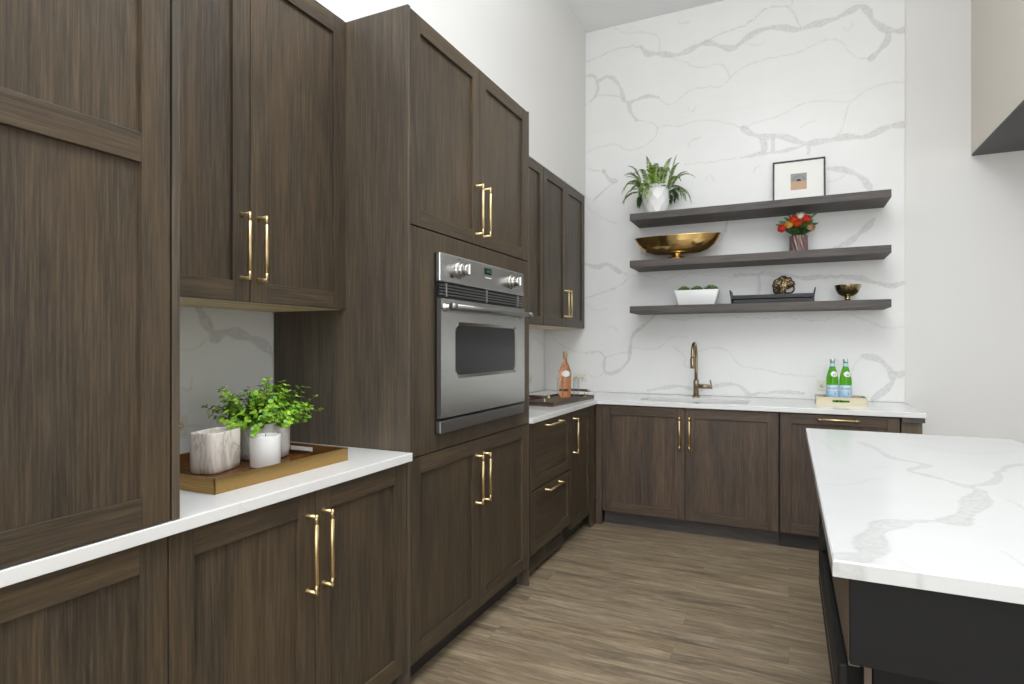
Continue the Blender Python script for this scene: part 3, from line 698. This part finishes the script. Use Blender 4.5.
outlet('cream wall outlet on the left wall, half hidden behind the oven cabinet', (LW+.0004, 4.50, 1.03), RZ)

# ------------------------------------------------------------ faucet
t = thing('faucet', 'bronze gooseneck kitchen faucet with side lever behind the sink', 'faucet', (-.645, 4.70, CT))
m = MB(); m.lathe([(.033, 0), (.033, .006), (.026, .009)], (0, 0, 0), 'antique_brass', 32); m.build('base_ring', t)
m = MB(); m.lathe([(.0205, .006), (.0205, .125), (.019, .129), (.0135, .131)], (0, 0, 0), 'antique_brass', 28); m.build('body', t)
m = MB(); pts = [(0, 0, .125), (0, 0, .2), (0, 0, .315)]+[(0, -.095+.095*math.cos(R(a)), .315+.095*math.sin(R(a))) for a in range(10, 181, 10)]+[(0, -.19, .30)]
m.tube(pts, .0125, 'antique_brass', 18); m.build('spout', t)
m = MB(); m.lathe([(.0135, .302), (.0165, .298), (.0165, .232), (.0145, .226), (.010, .226)], (0, -.19, 0), 'antique_brass', 24); m.build('spray_head', t)
m = MB(); m.lathe([(.0165, .018), (.0165, .075), (.0145, .078), (.0145, .081), (.0165, .084), (.0165, .094)], (0, 0, .082), 'antique_brass', 24, 'x'); m.build('valve', t)
m = MB(); m.tube([(.095, 0, .082), (.112, 0, .080)], .010, 'antique_brass', 16); m.tube([(.110, -.002, .066), (.112, 0, .082), (.104, 0, .132)], [.0085, .007, .0055], 'antique_brass', 14); m.build('lever', t)

# ------------------------------------------------------------ left niche: tray, vase, plant, candle
t = thing('serving_tray', 'rectangular brass-sided tray with slot handles on the left worktop', 'tray', (-1.592, 1.342, CT+.0005))
tx, ty, th_ = .209, .262, .044
m = MB(); m.box(-tx+.004, tx-.004, -ty+.004, ty-.004, .001, .007, 'tray_wood'); m.build('base', t)
m = MB()
def wall_in(x0, x1, y0, y1, z0, z1): m.box(x0, x1, y0, y1, z0, z1, 'brass_tray', .0008)
wall_in(-tx, -tx+.004, -ty, ty, 0, th_); wall_in(tx-.004, tx, -ty, ty, 0, th_)
for s_ in (-1, 1):
    a, b = (ty-.004, ty) if s_ > 0 else (-ty, -ty+.004)
    wall_in(-tx, tx, a, b, 0, .018); wall_in(-tx, tx, a, b, .034, th_); wall_in(-tx, -.055, a, b, .017, .035); wall_in(.055, tx, a, b, .017, .035)
m.build('rim', t)
m = MB(); e = .0045
m.box(-tx+e, -tx+e+.003, -ty+e, ty-e, .007, th_-.002, 'tray_wood'); m.box(tx-e-.003, tx-e, -ty+e, ty-e, .007, th_-.002, 'tray_wood')
for s_ in (-1, 1):
    a, b = (ty-e-.003, ty-e) if s_ > 0 else (-ty+e, -ty+e+.003)
    m.box(-tx+e, tx-e, a, b, .007, .018, 'tray_wood'); m.box(-tx+e, tx-e, a, b, .034, th_-.002, 'tray_wood'); m.box(-tx+e, -.055, a, b, .018, .034, 'tray_wood'); m.box(.055, tx-e, a, b, .018, .034, 'tray_wood')
m.build('lining', t)
TZ = CT+.0085
def rrc(w, d, r, z, n=6): return [(x, y, z) for x, y in rounded(w, d, r, n)]
m = MB(); W_, D_ = .150, .096
loft(m, [rrc(W_-.010, D_-.010, .024, 0), rrc(W_-.003, D_-.003, .027, .004), rrc(W_, D_, .028, .02), rrc(W_, D_, .028, .121), rrc(W_-.003, D_-.003, .027, .1235), rrc(W_-.016, D_-.016, .022, .1235), rrc(W_-.018, D_-.018, .021, .119), rrc(W_-.020, D_-.020, .030, .03)], 'marble_vase', True)
v = m.build('marble_vase', None, (-1.628, 1.276, TZ)); v.rotation_euler = (0, 0, R(108)); tag(v, 'oblong beige-veined marble vase at the left end of the brass tray', 'vase')
m = MB(); m.lathe([(0.001, 0), (.045, 0), (.0465, .003), (.0465, .098), (.0455, .1), (.0435, .1), (.043, .096), (.001, .095)], (0, 0, 0), 'candle_wax', 40)
t = thing('candle', 'plain white cylindrical candle on the brass tray before the green plant', 'candle', (-1.536, 1.386, TZ)); m.build('wax_body', t)
m = MB(); m.tube([(0, 0, .094), (.001, 0, .1), (.002, 0, .104)], .0009, 'stem_brown', 6); m.build('wick', t)

def disc_leaf(m, c, nrm, up, rx, ry, mat, cup=.25, n=7):
    nrm = Vector(nrm).normalized(); a = Vector(up)-nrm*Vector(up).dot(nrm)
    if a.length < 1e-4: a = nrm.orthogonal()
    a.normalize(); b = nrm.cross(a); c = Vector(c)
    ring = []
    for k in range(n):
        t_ = 2*math.pi*k/n; ring.append(c+a*(math.cos(t_)*ry+ry)+b*(math.sin(t_)*rx)+nrm*cup*rx*abs(math.sin(t_)))
    ctr = c+a*ry-nrm*.0
    m.faces([tuple(ctr)]+[tuple(p) for p in ring], [(0, 1+k, 1+(k+1) % n) for k in range(n)], mat, True)

t = thing('potted_plant', 'bright green round-leaved plant in a white marble pot on the tray', 'plant', (-1.672, 1.500, TZ))
m = MB(); m.lathe([(0.001, 0), (.076, 0), (.083, .004), (.088, .03), (.088, .12), (.086, .124), (.081, .124), (.079, .118), (.079, .10)], (0, 0, 0), 'marble_pot', 48); m.build('pot', t)
m = MB(); m.lathe([(.001, .108), (.04, .107), (.079, .104)], (0, 0, 0), 'soil', 24); m.build('soil', t)
rng = random.Random(11); mf = MB(); msn = MB()
for k in range(120):
    az = rng.uniform(0, 2*math.pi); rr0 = .07*math.sqrt(rng.random()); el = R(rng.uniform(8, 88)); L = rng.uniform(.09, .168)*(1.0+.30*abs(math.sin(az))*math.cos(el))
    if math.cos(az) < 0: L *= .84
    p = Vector((rr0*math.cos(az), rr0*math.sin(az), .112)); d = Vector((math.cos(az)*math.cos(el), math.sin(az)*math.cos(el), math.sin(el)))
    L *= .98 if el > R(60) else 1.
    pts = [p.copy()]; N_ = 8
    for i in range(N_):
        d = (d+Vector((rng.uniform(-.16, .16), rng.uniform(-.16, .16), rng.uniform(-.13, .09)))).normalized(); p = p+d*(L/N_); pts.append(p.copy())
        if i >= 1:
            side = d.cross(Vector((rng.uniform(-1, 1), rng.uniform(-1, 1), rng.uniform(-1, 1)))).normalized()
            for s_ in (-1, 1):
                r_ = rng.uniform(.0075, .0122)*(1-.035*i); o_ = (side*s_+d*.55).normalized()
                nrm = (d*.8+Vector((rng.uniform(-.5, .5), rng.uniform(-.5, .5), rng.uniform(.1, 1)))).normalized()
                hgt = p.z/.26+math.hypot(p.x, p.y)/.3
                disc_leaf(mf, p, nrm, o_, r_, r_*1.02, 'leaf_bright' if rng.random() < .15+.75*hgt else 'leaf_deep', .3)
    disc_leaf(mf, p, Vector((rng.uniform(-.5, .5), rng.uniform(-.5, .5), 1)), d, .006, .007, 'leaf_bright')
    msn.tube(pts, [.0011]*5+[.0007]*4, 'stem_brown', 5)
mf.build('foliage', t); msn.build('stems', t)

# ------------------------------------------------------------ right tray on the left run with wine bottle and tumblers
t = thing('serving_tray', 'dark brown wooden tray with brass bar handles in the worktop corner', 'tray', (-1.487, 3.899, CT+.0005), R(-5.3))
m = MB(); a, b = .145, .344
m.box(-a, a, -b, b, 0, .012, 'tray_board', .001); m.build('board', t)
m = MB(); m.box(-a, -a+.008, -b, b, .0121, .027, 'tray_brown', .001); m.box(a-.008, a, -b, b, .0121, .027, 'tray_brown', .001); m.box(-a+.008, a-.008, -b, -b+.008, .0121, .027, 'tray_brown', .001); m.box(-a+.008, a-.008, b-.008, b, .0121, .027, 'tray_brown', .001); m.build('rim', t)
for s_ in (-1, 1):
    m = MB(); y = s_*(b-.016)
    m.tube([(-.105, y, .060), (.105, y, .060)], .009, 'tray_brown', 12)
    h = m.build('handle', t)
    for x in (-.075, .075):
        m = MB(); m.tube([(x, y, .0125), (x, y, .052)], .006, 'satin_brass', 12); m.lathe([(.012, .0122), (.012, .016), (.007, .018)], (x, y, 0), 'satin_brass', 16); m.build('brass_post', h)
    for x in (-.105, .105):
        m = MB(); m.tube([(x-.008, y, .060), (x+.008, y, .060)], .0105, 'satin_brass', 12); m.build('end_cap', h)
BZ = CT+.0135
t = thing('wine_bottle', 'rose wine bottle with tan top and white shoulder label on tray', 'bottle', (-1.495, 4.10, BZ))
m = MB(); m.lathe([(.001, .010), (.03, .004), (.040, 0), (.044, .004), (.046, .03), (.047, .12), (.0475, .165), (.043, .195), (.031, .230), (.019, .256), (.0148, .275), (.014, .31), (.0155, .312), (.0155, .32), (.012, .321), (.001, .321)], (0, 0, 0), 'rose_wine', 40); m.build('glass_body', t)
m = MB(); m.lathe([(.0152, .285), (.0162, .287), (.0162, .334), (.0150, .337), (.001, .337)], (0, 0, 0), 'capsule_tan', 24); m.build('capsule', t)
def cyl_patch(m, r0f, a0, a1, z0, z1, mat, n=14, nz=5, oval=False):
    v = []; f = []
    for j in range(nz+1):
        for i in range(n+1):
            s_, u_ = i/n*2-1, j/nz*2-1
            if oval:
                q_ = math.sqrt(max(0, 1-u_*u_)); s_ *= q_
            z = (z0+z1)/2+u_*(z1-z0)/2; a = (a0+a1)/2+s_*(a1-a0)/2; r_ = r0f(z)
            v.append((r_*math.cos(a), r_*math.sin(a), z))
    for j in range(nz):
        for i in range(n): k = j*(n+1)+i; f.append((k, k+1, k+n+2, k+n+1))
    m.faces(v, f, mat, True)
def prof_r(prof, off):
    P = sorted(prof, key=lambda q: q[1])
    return lambda z: float(np.interp(z, [q[1] for q in P], [q[0] for q in P]))+off
fa = math.atan2(-4.10, 1.495)
m = MB(); cyl_patch(m, prof_r([(.0475, .165), (.043, .195), (.031, .23), (.0475, .1)], .0006), fa-.6, fa+.85, .152, .200, 'label_white', 16, 8, True); m.build('neck_label', t)
def tumbler(label, loc, r=.026, h=.145):
    t = thing('drinking_glass', label, 'glass', loc)
    m = MB(); m.lathe([(.001, 0), (r-.003, 0), (r-.001, .003), (r, h), (r-.0012, h+.0005), (r-.0022, h), (r-.0035, .014), (.001, .012)], (0, 0, 0), 'clear_glass', 32); m.build('bowl', t)
tumbler('tall clear glass in front of the rose wine bottle', (-1.502, 4.012, BZ)); tumbler('tall clear glass to the right of the rose wine bottle', (-1.432, 4.165, BZ))

# ------------------------------------------------------------ champagne tray with two green bottles
t = thing('serving_tray', 'small champagne-gold tray with slot handle under the green bottles', 'tray', (.315, 4.555, CT+.0005))
m = MB(); a, b, h = .149, .105, .052
m.box(-a+.003, a-.003, -b+.003, b-.003, .001, .006, 'champagne'); m.build('base', t)
m = MB(); wt = .006
m.box(-a, -a+wt, -b, b, 0, h, 'champagne', .001); m.box(a-wt, a, -b, b, 0, h, 'champagne', .001)
for s_ in (-1, 1):
    y0, y1 = (b-wt, b) if s_ > 0 else (-b, -b+wt)
    sw = .05; x0_, x1_ = -.012-sw+.01, -.012+sw+.01
    m.box(-a+wt, a-wt, y0, y1, 0, .018, 'champagne'); m.box(-a+wt, a-wt, y0, y1, .033, h, 'champagne'); m.box(-a+wt, x0_, y0, y1, .018, .033, 'champagne'); m.box(x1_, a-wt, y0, y1, .018, .033, 'champagne')
m.build('rim', t)
def text_mesh(s, size):
    cu = bpy.data.curves.new('lettering', 'FONT'); cu.body = s; cu.size = size; cu.align_x = 'CENTER'; cu.resolution_u = 3
    o = bpy.data.objects.new('lettering', cu); COL.objects.link(o); bpy.context.view_layer.update()
    me = bpy.data.meshes.new_from_object(o); bpy.data.objects.remove(o); bpy.data.curves.remove(cu); return me
def text_on(t, s, size, r, ang, z, mat, squash=1.):
    me = text_mesh(s, size); me.name = 'lettering'
    for v in me.vertices:
        a = ang+v.co.x*squash/r; v.co = Vector((r*math.cos(a), r*math.sin(a), z+v.co.y))
    me.materials.clear(); me.materials.append(MATS[mat]); o = bpy.data.objects.new('lettering', me); COL.objects.link(o); o.parent = t; return o
GP = [(.001, .008), (.026, .003), (.033, 0), (.0365, .004), (.0375, .02), (.0375, .145), (.0365, .165), (.032, .192), (.024, .222), (.0165, .248), (.0145, .262), (.0142, .284), (.0155, .285), (.0155, .289), (.012, .290), (.001, .290)]
def water_bottle(label, loc):
    t = thing('water_bottle', label, 'bottle', loc); fa = math.atan2(-loc[1], -loc[0])
    m = MB(); m.lathe(GP, (0, 0, 0), 'green_glass', 40); m.build('glass_body', t)
    m = MB(); m.lathe([(.0158, .276), (.0162, .277), (.0162, .294), (.0150, .297), (.001, .297)], (0, 0, 0), 'foil_silver', 28); m.build('cap', t)
    pr = prof_r(GP[4:13], .0007)
    m = MB(); cyl_patch(m, pr, fa-2.4, fa+2.4, .248, .271, 'label_blue', 30, 3); m.build('neck_band', t)
    m = MB(); cyl_patch(m, pr, fa-2.2, fa+2.2, .022, .124, 'label_blue', 44, 6); lb = m.build('front_label', t)
    m = MB(); cyl_patch(m, lambda z: .0384, fa-2.2, fa+2.2, .084, .120, 'label_pale', 44, 2); m.build('label_stripe', lb)
    m = MB(); cyl_patch(m, lambda z: pr(z)+.0002, fa-.35, fa+1.15, .178, .216, 'label_white', 18, 12, True); m.build('shoulder_label', t)
    text_on(lb, 'S.PELLEGRINO', .0165, .0388, fa+.10, .095, 'ink_navy', .66)
    st = MB(); v = [( .0388*math.cos(fa+.42), .0388*math.sin(fa+.42), .066)]
    for k in range(10):
        rr_ = (.0072 if k % 2 == 0 else .0032); th = math.pi/2+k*math.pi/5; a_ = fa+.42+rr_*math.cos(th)/.0388; v.append((.0389*math.cos(a_), .0389*math.sin(a_), .066+rr_*math.sin(th)))
    st.faces(v, [(0, 1+k, 1+(k+1) % 10) for k in range(10)], 'ink_red'); st.build('red_star', lb)
    m = MB()
    for k, (a_, zz, ln) in enumerate(((-.5, .056, .5), (-.35, .049, .75), (-.15, .042, .6), (0., .035, .9))):
        m.tube([(.0386*math.cos(fa+a_+q*ln/8), .0386*math.sin(fa+a_+q*ln/8), zz+.0025*math.sin(q*2.1)) for q in range(9)], .0014, 'ink_blue', 5)
    m.build('script_mark', lb)
    sl = prof_r(GP[4:13], .0014)
    for k, zz in enumerate((.194, .189)):
        m = MB(); m.tube([(sl(zz)*math.cos(fa+.4+(q-3)*.09), sl(zz)*math.sin(fa+.4+(q-3)*.09), zz+.001*(q % 2)) for q in range(7)], .0012, 'ink_navy', 5); m.build('script_mark', t)
    return t
water_bottle('left one of two green sparkling water bottles on the champagne tray', (.2675, 4.530, CT+.007))
water_bottle('right one of two green sparkling water bottles on the champagne tray', (.3455, 4.530, CT+.007))

# ------------------------------------------------------------ top shelf: fern and framed print
z0 = SH[0]
t = thing('potted_fern', 'green fern in a white faceted pot at left end of top shelf', 'plant', (-.945, 4.66, z0+.0005))
m = MB(); n_ = 10; Zs = [0, .05, .10, .15, .195, .208]; Rs = [.080, .094, .103, .106, .101, .098]
v = []; f = []
for j, (zz, r_) in enumerate(zip(Zs, Rs)):
    for k in range(n_): a_ = 2*math.pi*(k+(.5 if j % 2 else 0))/n_; v.append((r_*math.cos(a_), r_*math.sin(a_), zz))
for j in range(5):
    for k in range(n_):
        A, B_ = j*n_+k, j*n_+(k+1) % n_; C_, E_ = (j+1)*n_+k, (j+1)*n_+(k+1) % n_
        f += [(A, B_, C_), (B_, E_, C_)] if j % 2 == 0 else [(A, B_, E_), (A, E_, C_)]
f.append(tuple(range(n_))[::-1]); base = 5*n_
for k in range(n_): a_ = 2*math.pi*(k+.5)/n_; v.append((.085*math.cos(a_), .085*math.sin(a_), .199))
f += [(base+k, base+(k+1) % n_, base+n_+(k+1) % n_, base+n_+k) for k in range(n_)]
f.append(tuple(base+n_+k for k in range(n_)))
m.faces(v, f, 'white_ceramic'); m.build('pot', t)
rng = random.Random(5); m = MB(); ms = MB()
fr = []
for k in range(48):
    az = 2*math.pi*k/48*7+rng.uniform(-.2, .2); fr.append((az, R(rng.uniform(18, 86)), rng.uniform(.185, .275)))
for az, el, L in fr:
    dx, dy = math.cos(az), math.sin(az)
    if dy > .15: L *= .7
    p = Vector((.035*dx, .035*dy, .19)); d = Vector((dx*math.cos(el), dy*math.cos(el), math.sin(el))); pts = [p.copy()]; N_ = 22; bend = rng.uniform(.10, .22)
    for i in range(N_):
        d = (d+Vector((0, 0, -bend*(.4+i/N_)))).normalized(); q = p+d*(L/N_)
        hr = math.hypot(q.x, q.y)
        if q.z < .22 and hr < .115: q.x, q.y = dx*.115, dy*.115
        if q.y > .165: q.y = .165
        q.z = max(q.z, .02); p = q; pts.append(p.copy())
        if i > 1:
            s0 = d.cross(Vector((0, 0, 1))).normalized() if abs(d.z) < .99 else Vector((dy, -dx, 0))
            ll = .030*math.sin(math.pi*min(1, .18+.86*i/N_))+.004
            up = s0.cross(d)
            for s_ in (-1, 1):
                o_ = (s0*s_+d*.45+up*-.25+Vector((rng.uniform(-.15, .15),)*3)).normalized(); b_ = d*.0048; tip = p+o_*ll
                if tip.y > .175: continue
                mt = 'fern_leaf' if (dy < .3 and rng.random() < .55+.5*(math.sin(el)-.5)) else 'fern_dark'
                m.faces([tuple(p-b_*.5), tuple(p+o_*ll*.45-b_+up*.002), tuple(tip), tuple(p+o_*ll*.45+b_*1.1+up*.002), tuple(p+b_*.6)], [(0, 1, 2, 3, 4)], mt, False)
    ms.tube(pts, .0011, 'fern_dark', 5)
m.build('fronds', t); ms.build('stems', t)

t = thing('picture_frame', 'thin black framed print leaning on the wall on the top shelf', 'picture', (.066, 4.775, z0+.0012)); t.rotation_euler = (R(-7), 0, 0)
w2, hh = .174, .346
m = MB(); bw = .012
m.box(-w2, -w2+bw, -.01, .008, 0, hh, 'frame_black', .001); m.box(w2-bw, w2, -.01, .008, 0, hh, 'frame_black', .001); m.box(-w2+bw, w2-bw, -.01, .008, 0, bw, 'frame_black', .001); m.box(-w2+bw, w2-bw, -.01, .008, hh-bw, hh, 'frame_black', .001); m.build('frame', t)
m = MB(); m.box(-w2+bw-.001, w2-bw+.001, -.004, .004, bw-.001, hh-bw+.001, 'paper_mat'); m.build('mat_board', t)
m = MB(); cz = .181; m.box(-.053, .053, -.0046, -.0041, cz+.002, cz+.062, 'art_grey'); m.box(-.053, .053, -.0046, -.0041, cz-.062, cz+.002, 'art_sand')
for r_, w_2, mt in ((.045, .0015, 'art_dark'), (.034, .0015, 'art_dark')):
    m.tube([(r_*math.cos(a_), -.0047, cz+.002+r_*math.sin(a_)) for a_ in [math.pi*k/16 for k in range(17)]], .0007, mt, 4)
v = [(0, -.005, cz+.002)]+[(.017*math.cos(math.pi*k/12), -.005, cz+.002+.017*math.sin(math.pi*k/12)) for k in range(13)]
m.faces(v, [(0, 1+k, 2+k) for k in range(12)], 'art_dark'); m.build('print', t)

# ------------------------------------------------------------ middle shelf: oval bowl, vase and flowers
z0 = SH[1]
t = thing('footed_bowl', 'wide oval polished gold bowl on a foot, left end of middle shelf', 'bowl', (-.782, 4.655, z0+.0005))
def ell(a, b, z, n=48, lift=0.): return [(a*math.copysign(abs(math.cos(2*math.pi*k/n))**.92, math.cos(2*math.pi*k/n)), b*math.sin(2*math.pi*k/n), z+lift*abs(math.cos(2*math.pi*k/n))**3) for k in range(n)]
m = MB(); loft(m, [ell(.05, .035, .045), ell(.17, .075, .050), ell(.235, .098, .072), ell(.278, .112, .105), ell(.305, .120, .140), ell(.328, .126, .176, lift=.004), ell(.330, .127, .180, lift=.004), ell(.325, .124, .181, lift=.004), ell(.300, .116, .145), ell(.27, .107, .11), ell(.225, .09, .08), ell(.15, .065, .058), ell(.02, .01, .055)], 'gold_bowl'); m.build('bowl', t)
m = MB(); m.lathe([(.088, 0), (.088, .005), (.080, .013), (.062, .022), (.040, .029), (.034, .035), (.04, .041), (.055, .047)], (0, 0, 0), 'gold_bowl', 40); m.build('foot', t)
VX, VY = .063, 4.665
m = MB(); prof = [(.001, 0), (.057, 0), (.060, .004), (.058, .06), (.056, .118), (.0575, .122), (.055, .122), (.053, .116), (.053, .01)]
seg = 72; v = []; f = []
for j in range(len(prof)*1): pass
H_ = 26; rows = []
for j in range(H_+1):
    zz = .122*j/H_; rb_ = .060-.004*j/H_
    rows.append([((rb_+.0026*math.sin(14*(2*math.pi*i/seg)+zz*70))*math.cos(2*math.pi*i/seg), (rb_+.0026*math.sin(14*(2*math.pi*i/seg)+zz*70))*math.sin(2*math.pi*i/seg), zz) for i in range(seg)])
rows += [[(.052*math.cos(2*math.pi*i/seg), .052*math.sin(2*math.pi*i/seg), zz) for i in range(seg)] for zz in (.121, .01)]
loft(m, rows, 'vase_mauve'); vo = m.build('flower_vase', None, (VX, VY, z0+.0005)); tag(vo, 'mauve ribbed glass vase holding the flowers on the middle shelf', 'vase')
rng = random.Random(21)
def petal(m, c, d, r, op, mat, rn):
    """cup petal: c centre base, d axis, rn = azimuth, op = opening 0..1"""
    d = d.normalized(); u = d.orthogonal().normalized(); w_ = d.cross(u); a = (u*math.cos(rn)+w_*math.sin(rn)); s_ = d.cross(a)
    v = []; f = []; nn = 5
    for j in range(nn):
        t_ = j/(nn-1)
        for i in range(5):
            q = (i-2)/2; wd = r*.85*math.sin(math.pi*(.12+.74*t_)); out = r*(.25+op*.95*math.sin(t_*math.pi*.55)); h = r*1.5*t_*(1-.25*op)
            v.append(tuple(c+a*(out-abs(q)**2*r*.22)+s_*q*wd+d*(h-abs(q)**2*r*.12*t_)))
    for j in range(nn-1):
        for i in range(4): k = j*5+i; f.append((k, k+1, k+6, k+5))
    m.faces(v, f, mat, True)
def flower(name, label, px, pz, py, r, mat, rose=True):
    head = Vector((px, py, pz)); root = Vector((VX+(px-VX)*.12, VY+(py-VY)*.1, z0+.03)); neck = Vector((VX+(px-VX)*.42, VY+(py-VY)*.4, z0+.135))
    d = (head-neck).normalized(); d = (d+Vector((-.05, -.75, .1))).normalized()
    t = thing(name, label, 'flower', root, 0, 'flowers in the mauve vase')
    m = MB(); base = head-d*r*.8
    for ring, (k, op) in enumerate(((3, .05), (4, .22), (5, .45), (6, .72), (6, .95)) if rose else ((3, .25), (3, .42))):
        for i in range(k): petal(m, base-root, d, r*(1 if rose else 1.15), op, mat, 2*math.pi*i/k+ring*.6)
    m.build('petals', t)
    m = MB(); b0 = base-root; nk = neck-root
    m.tube([(0, 0, 0), tuple(nk), tuple((nk+b0)/2+Vector((0, 0, .004))), tuple(b0+d*.003)], .0018, 'bouquet_leaf', 6); m.build('stem', t)
flower('tulip', 'red-orange tulip hanging at the lower left of the bouquet', -.044, 2.140, 4.60, .031, 'petal_red', False)
flower('ranunculus', 'yellow-orange ranunculus bloom between red tulip and orange blooms', .002, 2.162, 4.585, .027, 'petal_yellow')
flower('ranunculus', 'upper orange ranunculus bloom in the middle of the bouquet', .030, 2.200, 4.595, .027, 'petal_orange')
flower('ranunculus', 'lower orange ranunculus bloom in the middle of the bouquet', .053, 2.168, 4.575, .027, 'petal_orange')
flower('ranunculus', 'cream white ranunculus bloom at the top of the bouquet', .078, 2.226, 4.64, .034, 'petal_cream')
flower('tulip', 'red tulip leaning at the upper right of the bouquet', .112, 2.195, 4.60, .031, 'petal_red', False)
flower('ranunculus', 'blush pink ranunculus bloom at the lower right of the bouquet', .140, 2.138, 4.61, .027, 'petal_blush')
m = MB(); O = Vector((VX, VY, z0+.1))
def blade(p1, wd, bend=.3, mat='bouquet_leaf'):
    wd *= 1.35
    p1 = Vector(p1)-O; s0 = Vector((0, 0, .015)); n_ = 8; L_ = p1-s0; sd = L_.cross(Vector((.2, 1, .1))).normalized(); v = []; f = []
    for i in range(n_+1):
        t_ = i/n_; c = s0+L_*t_+Vector((0, 0, bend*L_.length*math.sin(math.pi*t_)*.5)); ww = wd*math.sin(math.pi*min(.97, .15+.82*t_))**.8
        v += [tuple(c-sd*ww), tuple(c+Vector((0, -ww*.35, 0))), tuple(c+sd*ww)]
    for i in range(n_): k = i*3; f += [(k, k+1, k+4, k+3), (k+1, k+2, k+5, k+4)]
    m.faces(v, f, mat, True)
for p, wd in (((-.085, 4.62, 2.175), .016), ((-.065, 4.66, 2.205), .014), ((.0, 4.68, 2.245), .010), ((.02, 4.66, 2.25), .014), ((.195, 4.62, 2.245), .008), ((.185, 4.60, 2.16), .013), ((.15, 4.58, 2.175), .018), ((.12, 4.56, 2.15), .016), ((.09, 4.56, 2.125), .014), ((.03, 4.57, 2.12), .012), ((-.05, 4.70, 2.19), .014), ((.13, 4.72, 2.21), .014), ((.06, 4.62, 2.09), .010), ((-.03, 4.60, 2.22), .010), ((.16, 4.66, 2.2), .012)): blade(p, wd)
for k in range(26):
    a_ = rng.uniform(0, 2*math.pi); q = O+Vector((math.cos(a_)*rng.uniform(.05, .11), math.sin(a_)*rng.uniform(.03, .08), rng.uniform(.05, .12))); blade(q, rng.uniform(.007, .012), .2)
g = m.build('leafy_greenery', None, tuple(O)); tag(g, 'dark green leaves spreading between the blooms in the mauve vase', 'leaves')

# ------------------------------------------------------------ lowest shelf: planter, black tray, ball, brass bowl
z0 = SH[2]
t = thing('succulent_planter', 'white rectangular tapered planter with three green succulents on lowest shelf', 'plant', (-.635, 4.675, z0+.0005))
m = MB(); loft(m, [rrc(.258, .08, .01, 0), rrc(.270, .088, .011, .008), rrc(.300, .104, .012, .06), rrc(.328, .12, .013, .116), rrc(.326, .118, .013, .118), rrc(.316, .108, .01, .117), rrc(.310, .10, .009, .105)], 'white_ceramic', True); m.build('pot', t)
rng = random.Random(3)
for cx, R0 in ((-.098, .052), (.002, .05), (.102, .058)):
    m = MB()
    for k in range(46):
        ring = k/46; az = k*2.39996; el = R(80-72*ring); L = R0*(.35+.75*ring); b_ = Vector((cx+rng.uniform(-.006, .006), rng.uniform(-.006, .006), .116+.018*(1-ring)))
        d = Vector((math.cos(az)*math.cos(el), math.sin(az)*math.cos(el)*.8, math.sin(el)*.62)).normalized(); sd = d.cross(Vector((0, 0, 1))).normalized()
        up = sd.cross(d); w_ = L*.24
        v = [tuple(b_), tuple(b_+d*L*.45+sd*w_), tuple(b_+d*L*.8+sd*w_*.8), tuple(b_+d*L+up*L*.12), tuple(b_+d*L*.8-sd*w_*.8), tuple(b_+d*L*.45-sd*w_), tuple(b_+d*L*.5+up*-w_*.7), tuple(b_+d*L*.5+up*w_*.3)]
        m.faces(v, [(0, 1, 7), (1, 2, 7), (2, 3, 7), (3, 4, 7), (4, 5, 7), (5, 0, 7), (1, 0, 6), (2, 1, 6), (3, 2, 6), (4, 3, 6), (5, 4, 6), (0, 5, 6)], 'succulent', True)
    m.build('succulent', t)
t = thing('display_tray', 'long black raised tray with upturned ends under the openwork ball', 'tray', (-.111, 4.665, z0+.0005))
m = MB(); m.box(-.268, .268, -.10, .10, .034, .042, 'black_metal', .001); m.build('deck', t)
m = MB(); m.box(-.266, .266, -.104, -.0965, .034, .060, 'black_metal', .001); m.box(-.266, .266, .0965, .104, .034, .060, 'black_metal', .001); m.build('side_rail', t)
m = MB(); m.box(-.255, .255, -.09, .09, .004, .030, 'black', .001); m.build('lower_board', t)
for s_ in (-1, 1):
    m = MB(); P_ = [(.262, 0), (.270, 0), (.274, .05), (.280, .082), (.281, .1), (.275, .1), (.272, .082), (.266, .05)]
    n_ = len(P_); v = [(s_*x, y, z) for y in (-.104, .104) for x, z in P_]
    m.faces(v, [tuple(range(n_)), tuple(n_+i for i in range(n_))[::-1]]+[(i, (i+1) % n_, n_+(i+1) % n_, n_+i) for i in range(n_)], 'black_metal'); m.build('end_board', t)
m = MB(); rng = random.Random(17); RB = .073
for k in range(7):
    nrm = Vector((rng.gauss(0, 1), rng.gauss(0, 1), rng.gauss(0, 1))).normalized(); off = rng.uniform(-.5, .5)*RB; rr_ = math.sqrt(RB*RB-off*off); u = nrm.orthogonal().normalized(); w_ = nrm.cross(u)
    pts = [tuple(nrm*off+(u*math.cos(a_)+w_*math.sin(a_))*rr_) for a_ in [2*math.pi*q/36 for q in range(37)]]
    m.tube(pts, .0058, 'antique_brass_dark', 8)
b = m.build('decorative_ball', None, (-.033, 4.665, z0+.0425+RB+.006)); tag(b, 'openwork bronze ball of interlaced rings on the black tray', 'ornament')
t = thing('footed_bowl', 'small round brass bowl on a foot, right end of lowest shelf', 'bowl', (.369, 4.675, z0+.0005))
m = MB(); m.lathe([(.012, .036), (.035, .039), (.058, .054), (.072, .076), (.079, .099), (.082, .111), (.0825, .114), (.0805, .114), (.077, .099), (.069, .077), (.054, .057), (.03, .043), (.001, .041)], (0, 0, 0), 'brass_bowl', 48); m.build('bowl', t)
m = MB(); m.lathe([(.036, 0), (.036, .005), (.024, .010), (.018, .018), (.018, .031), (.024, .038)], (0, 0, 0), 'brass_bowl', 32); m.build('foot', t)
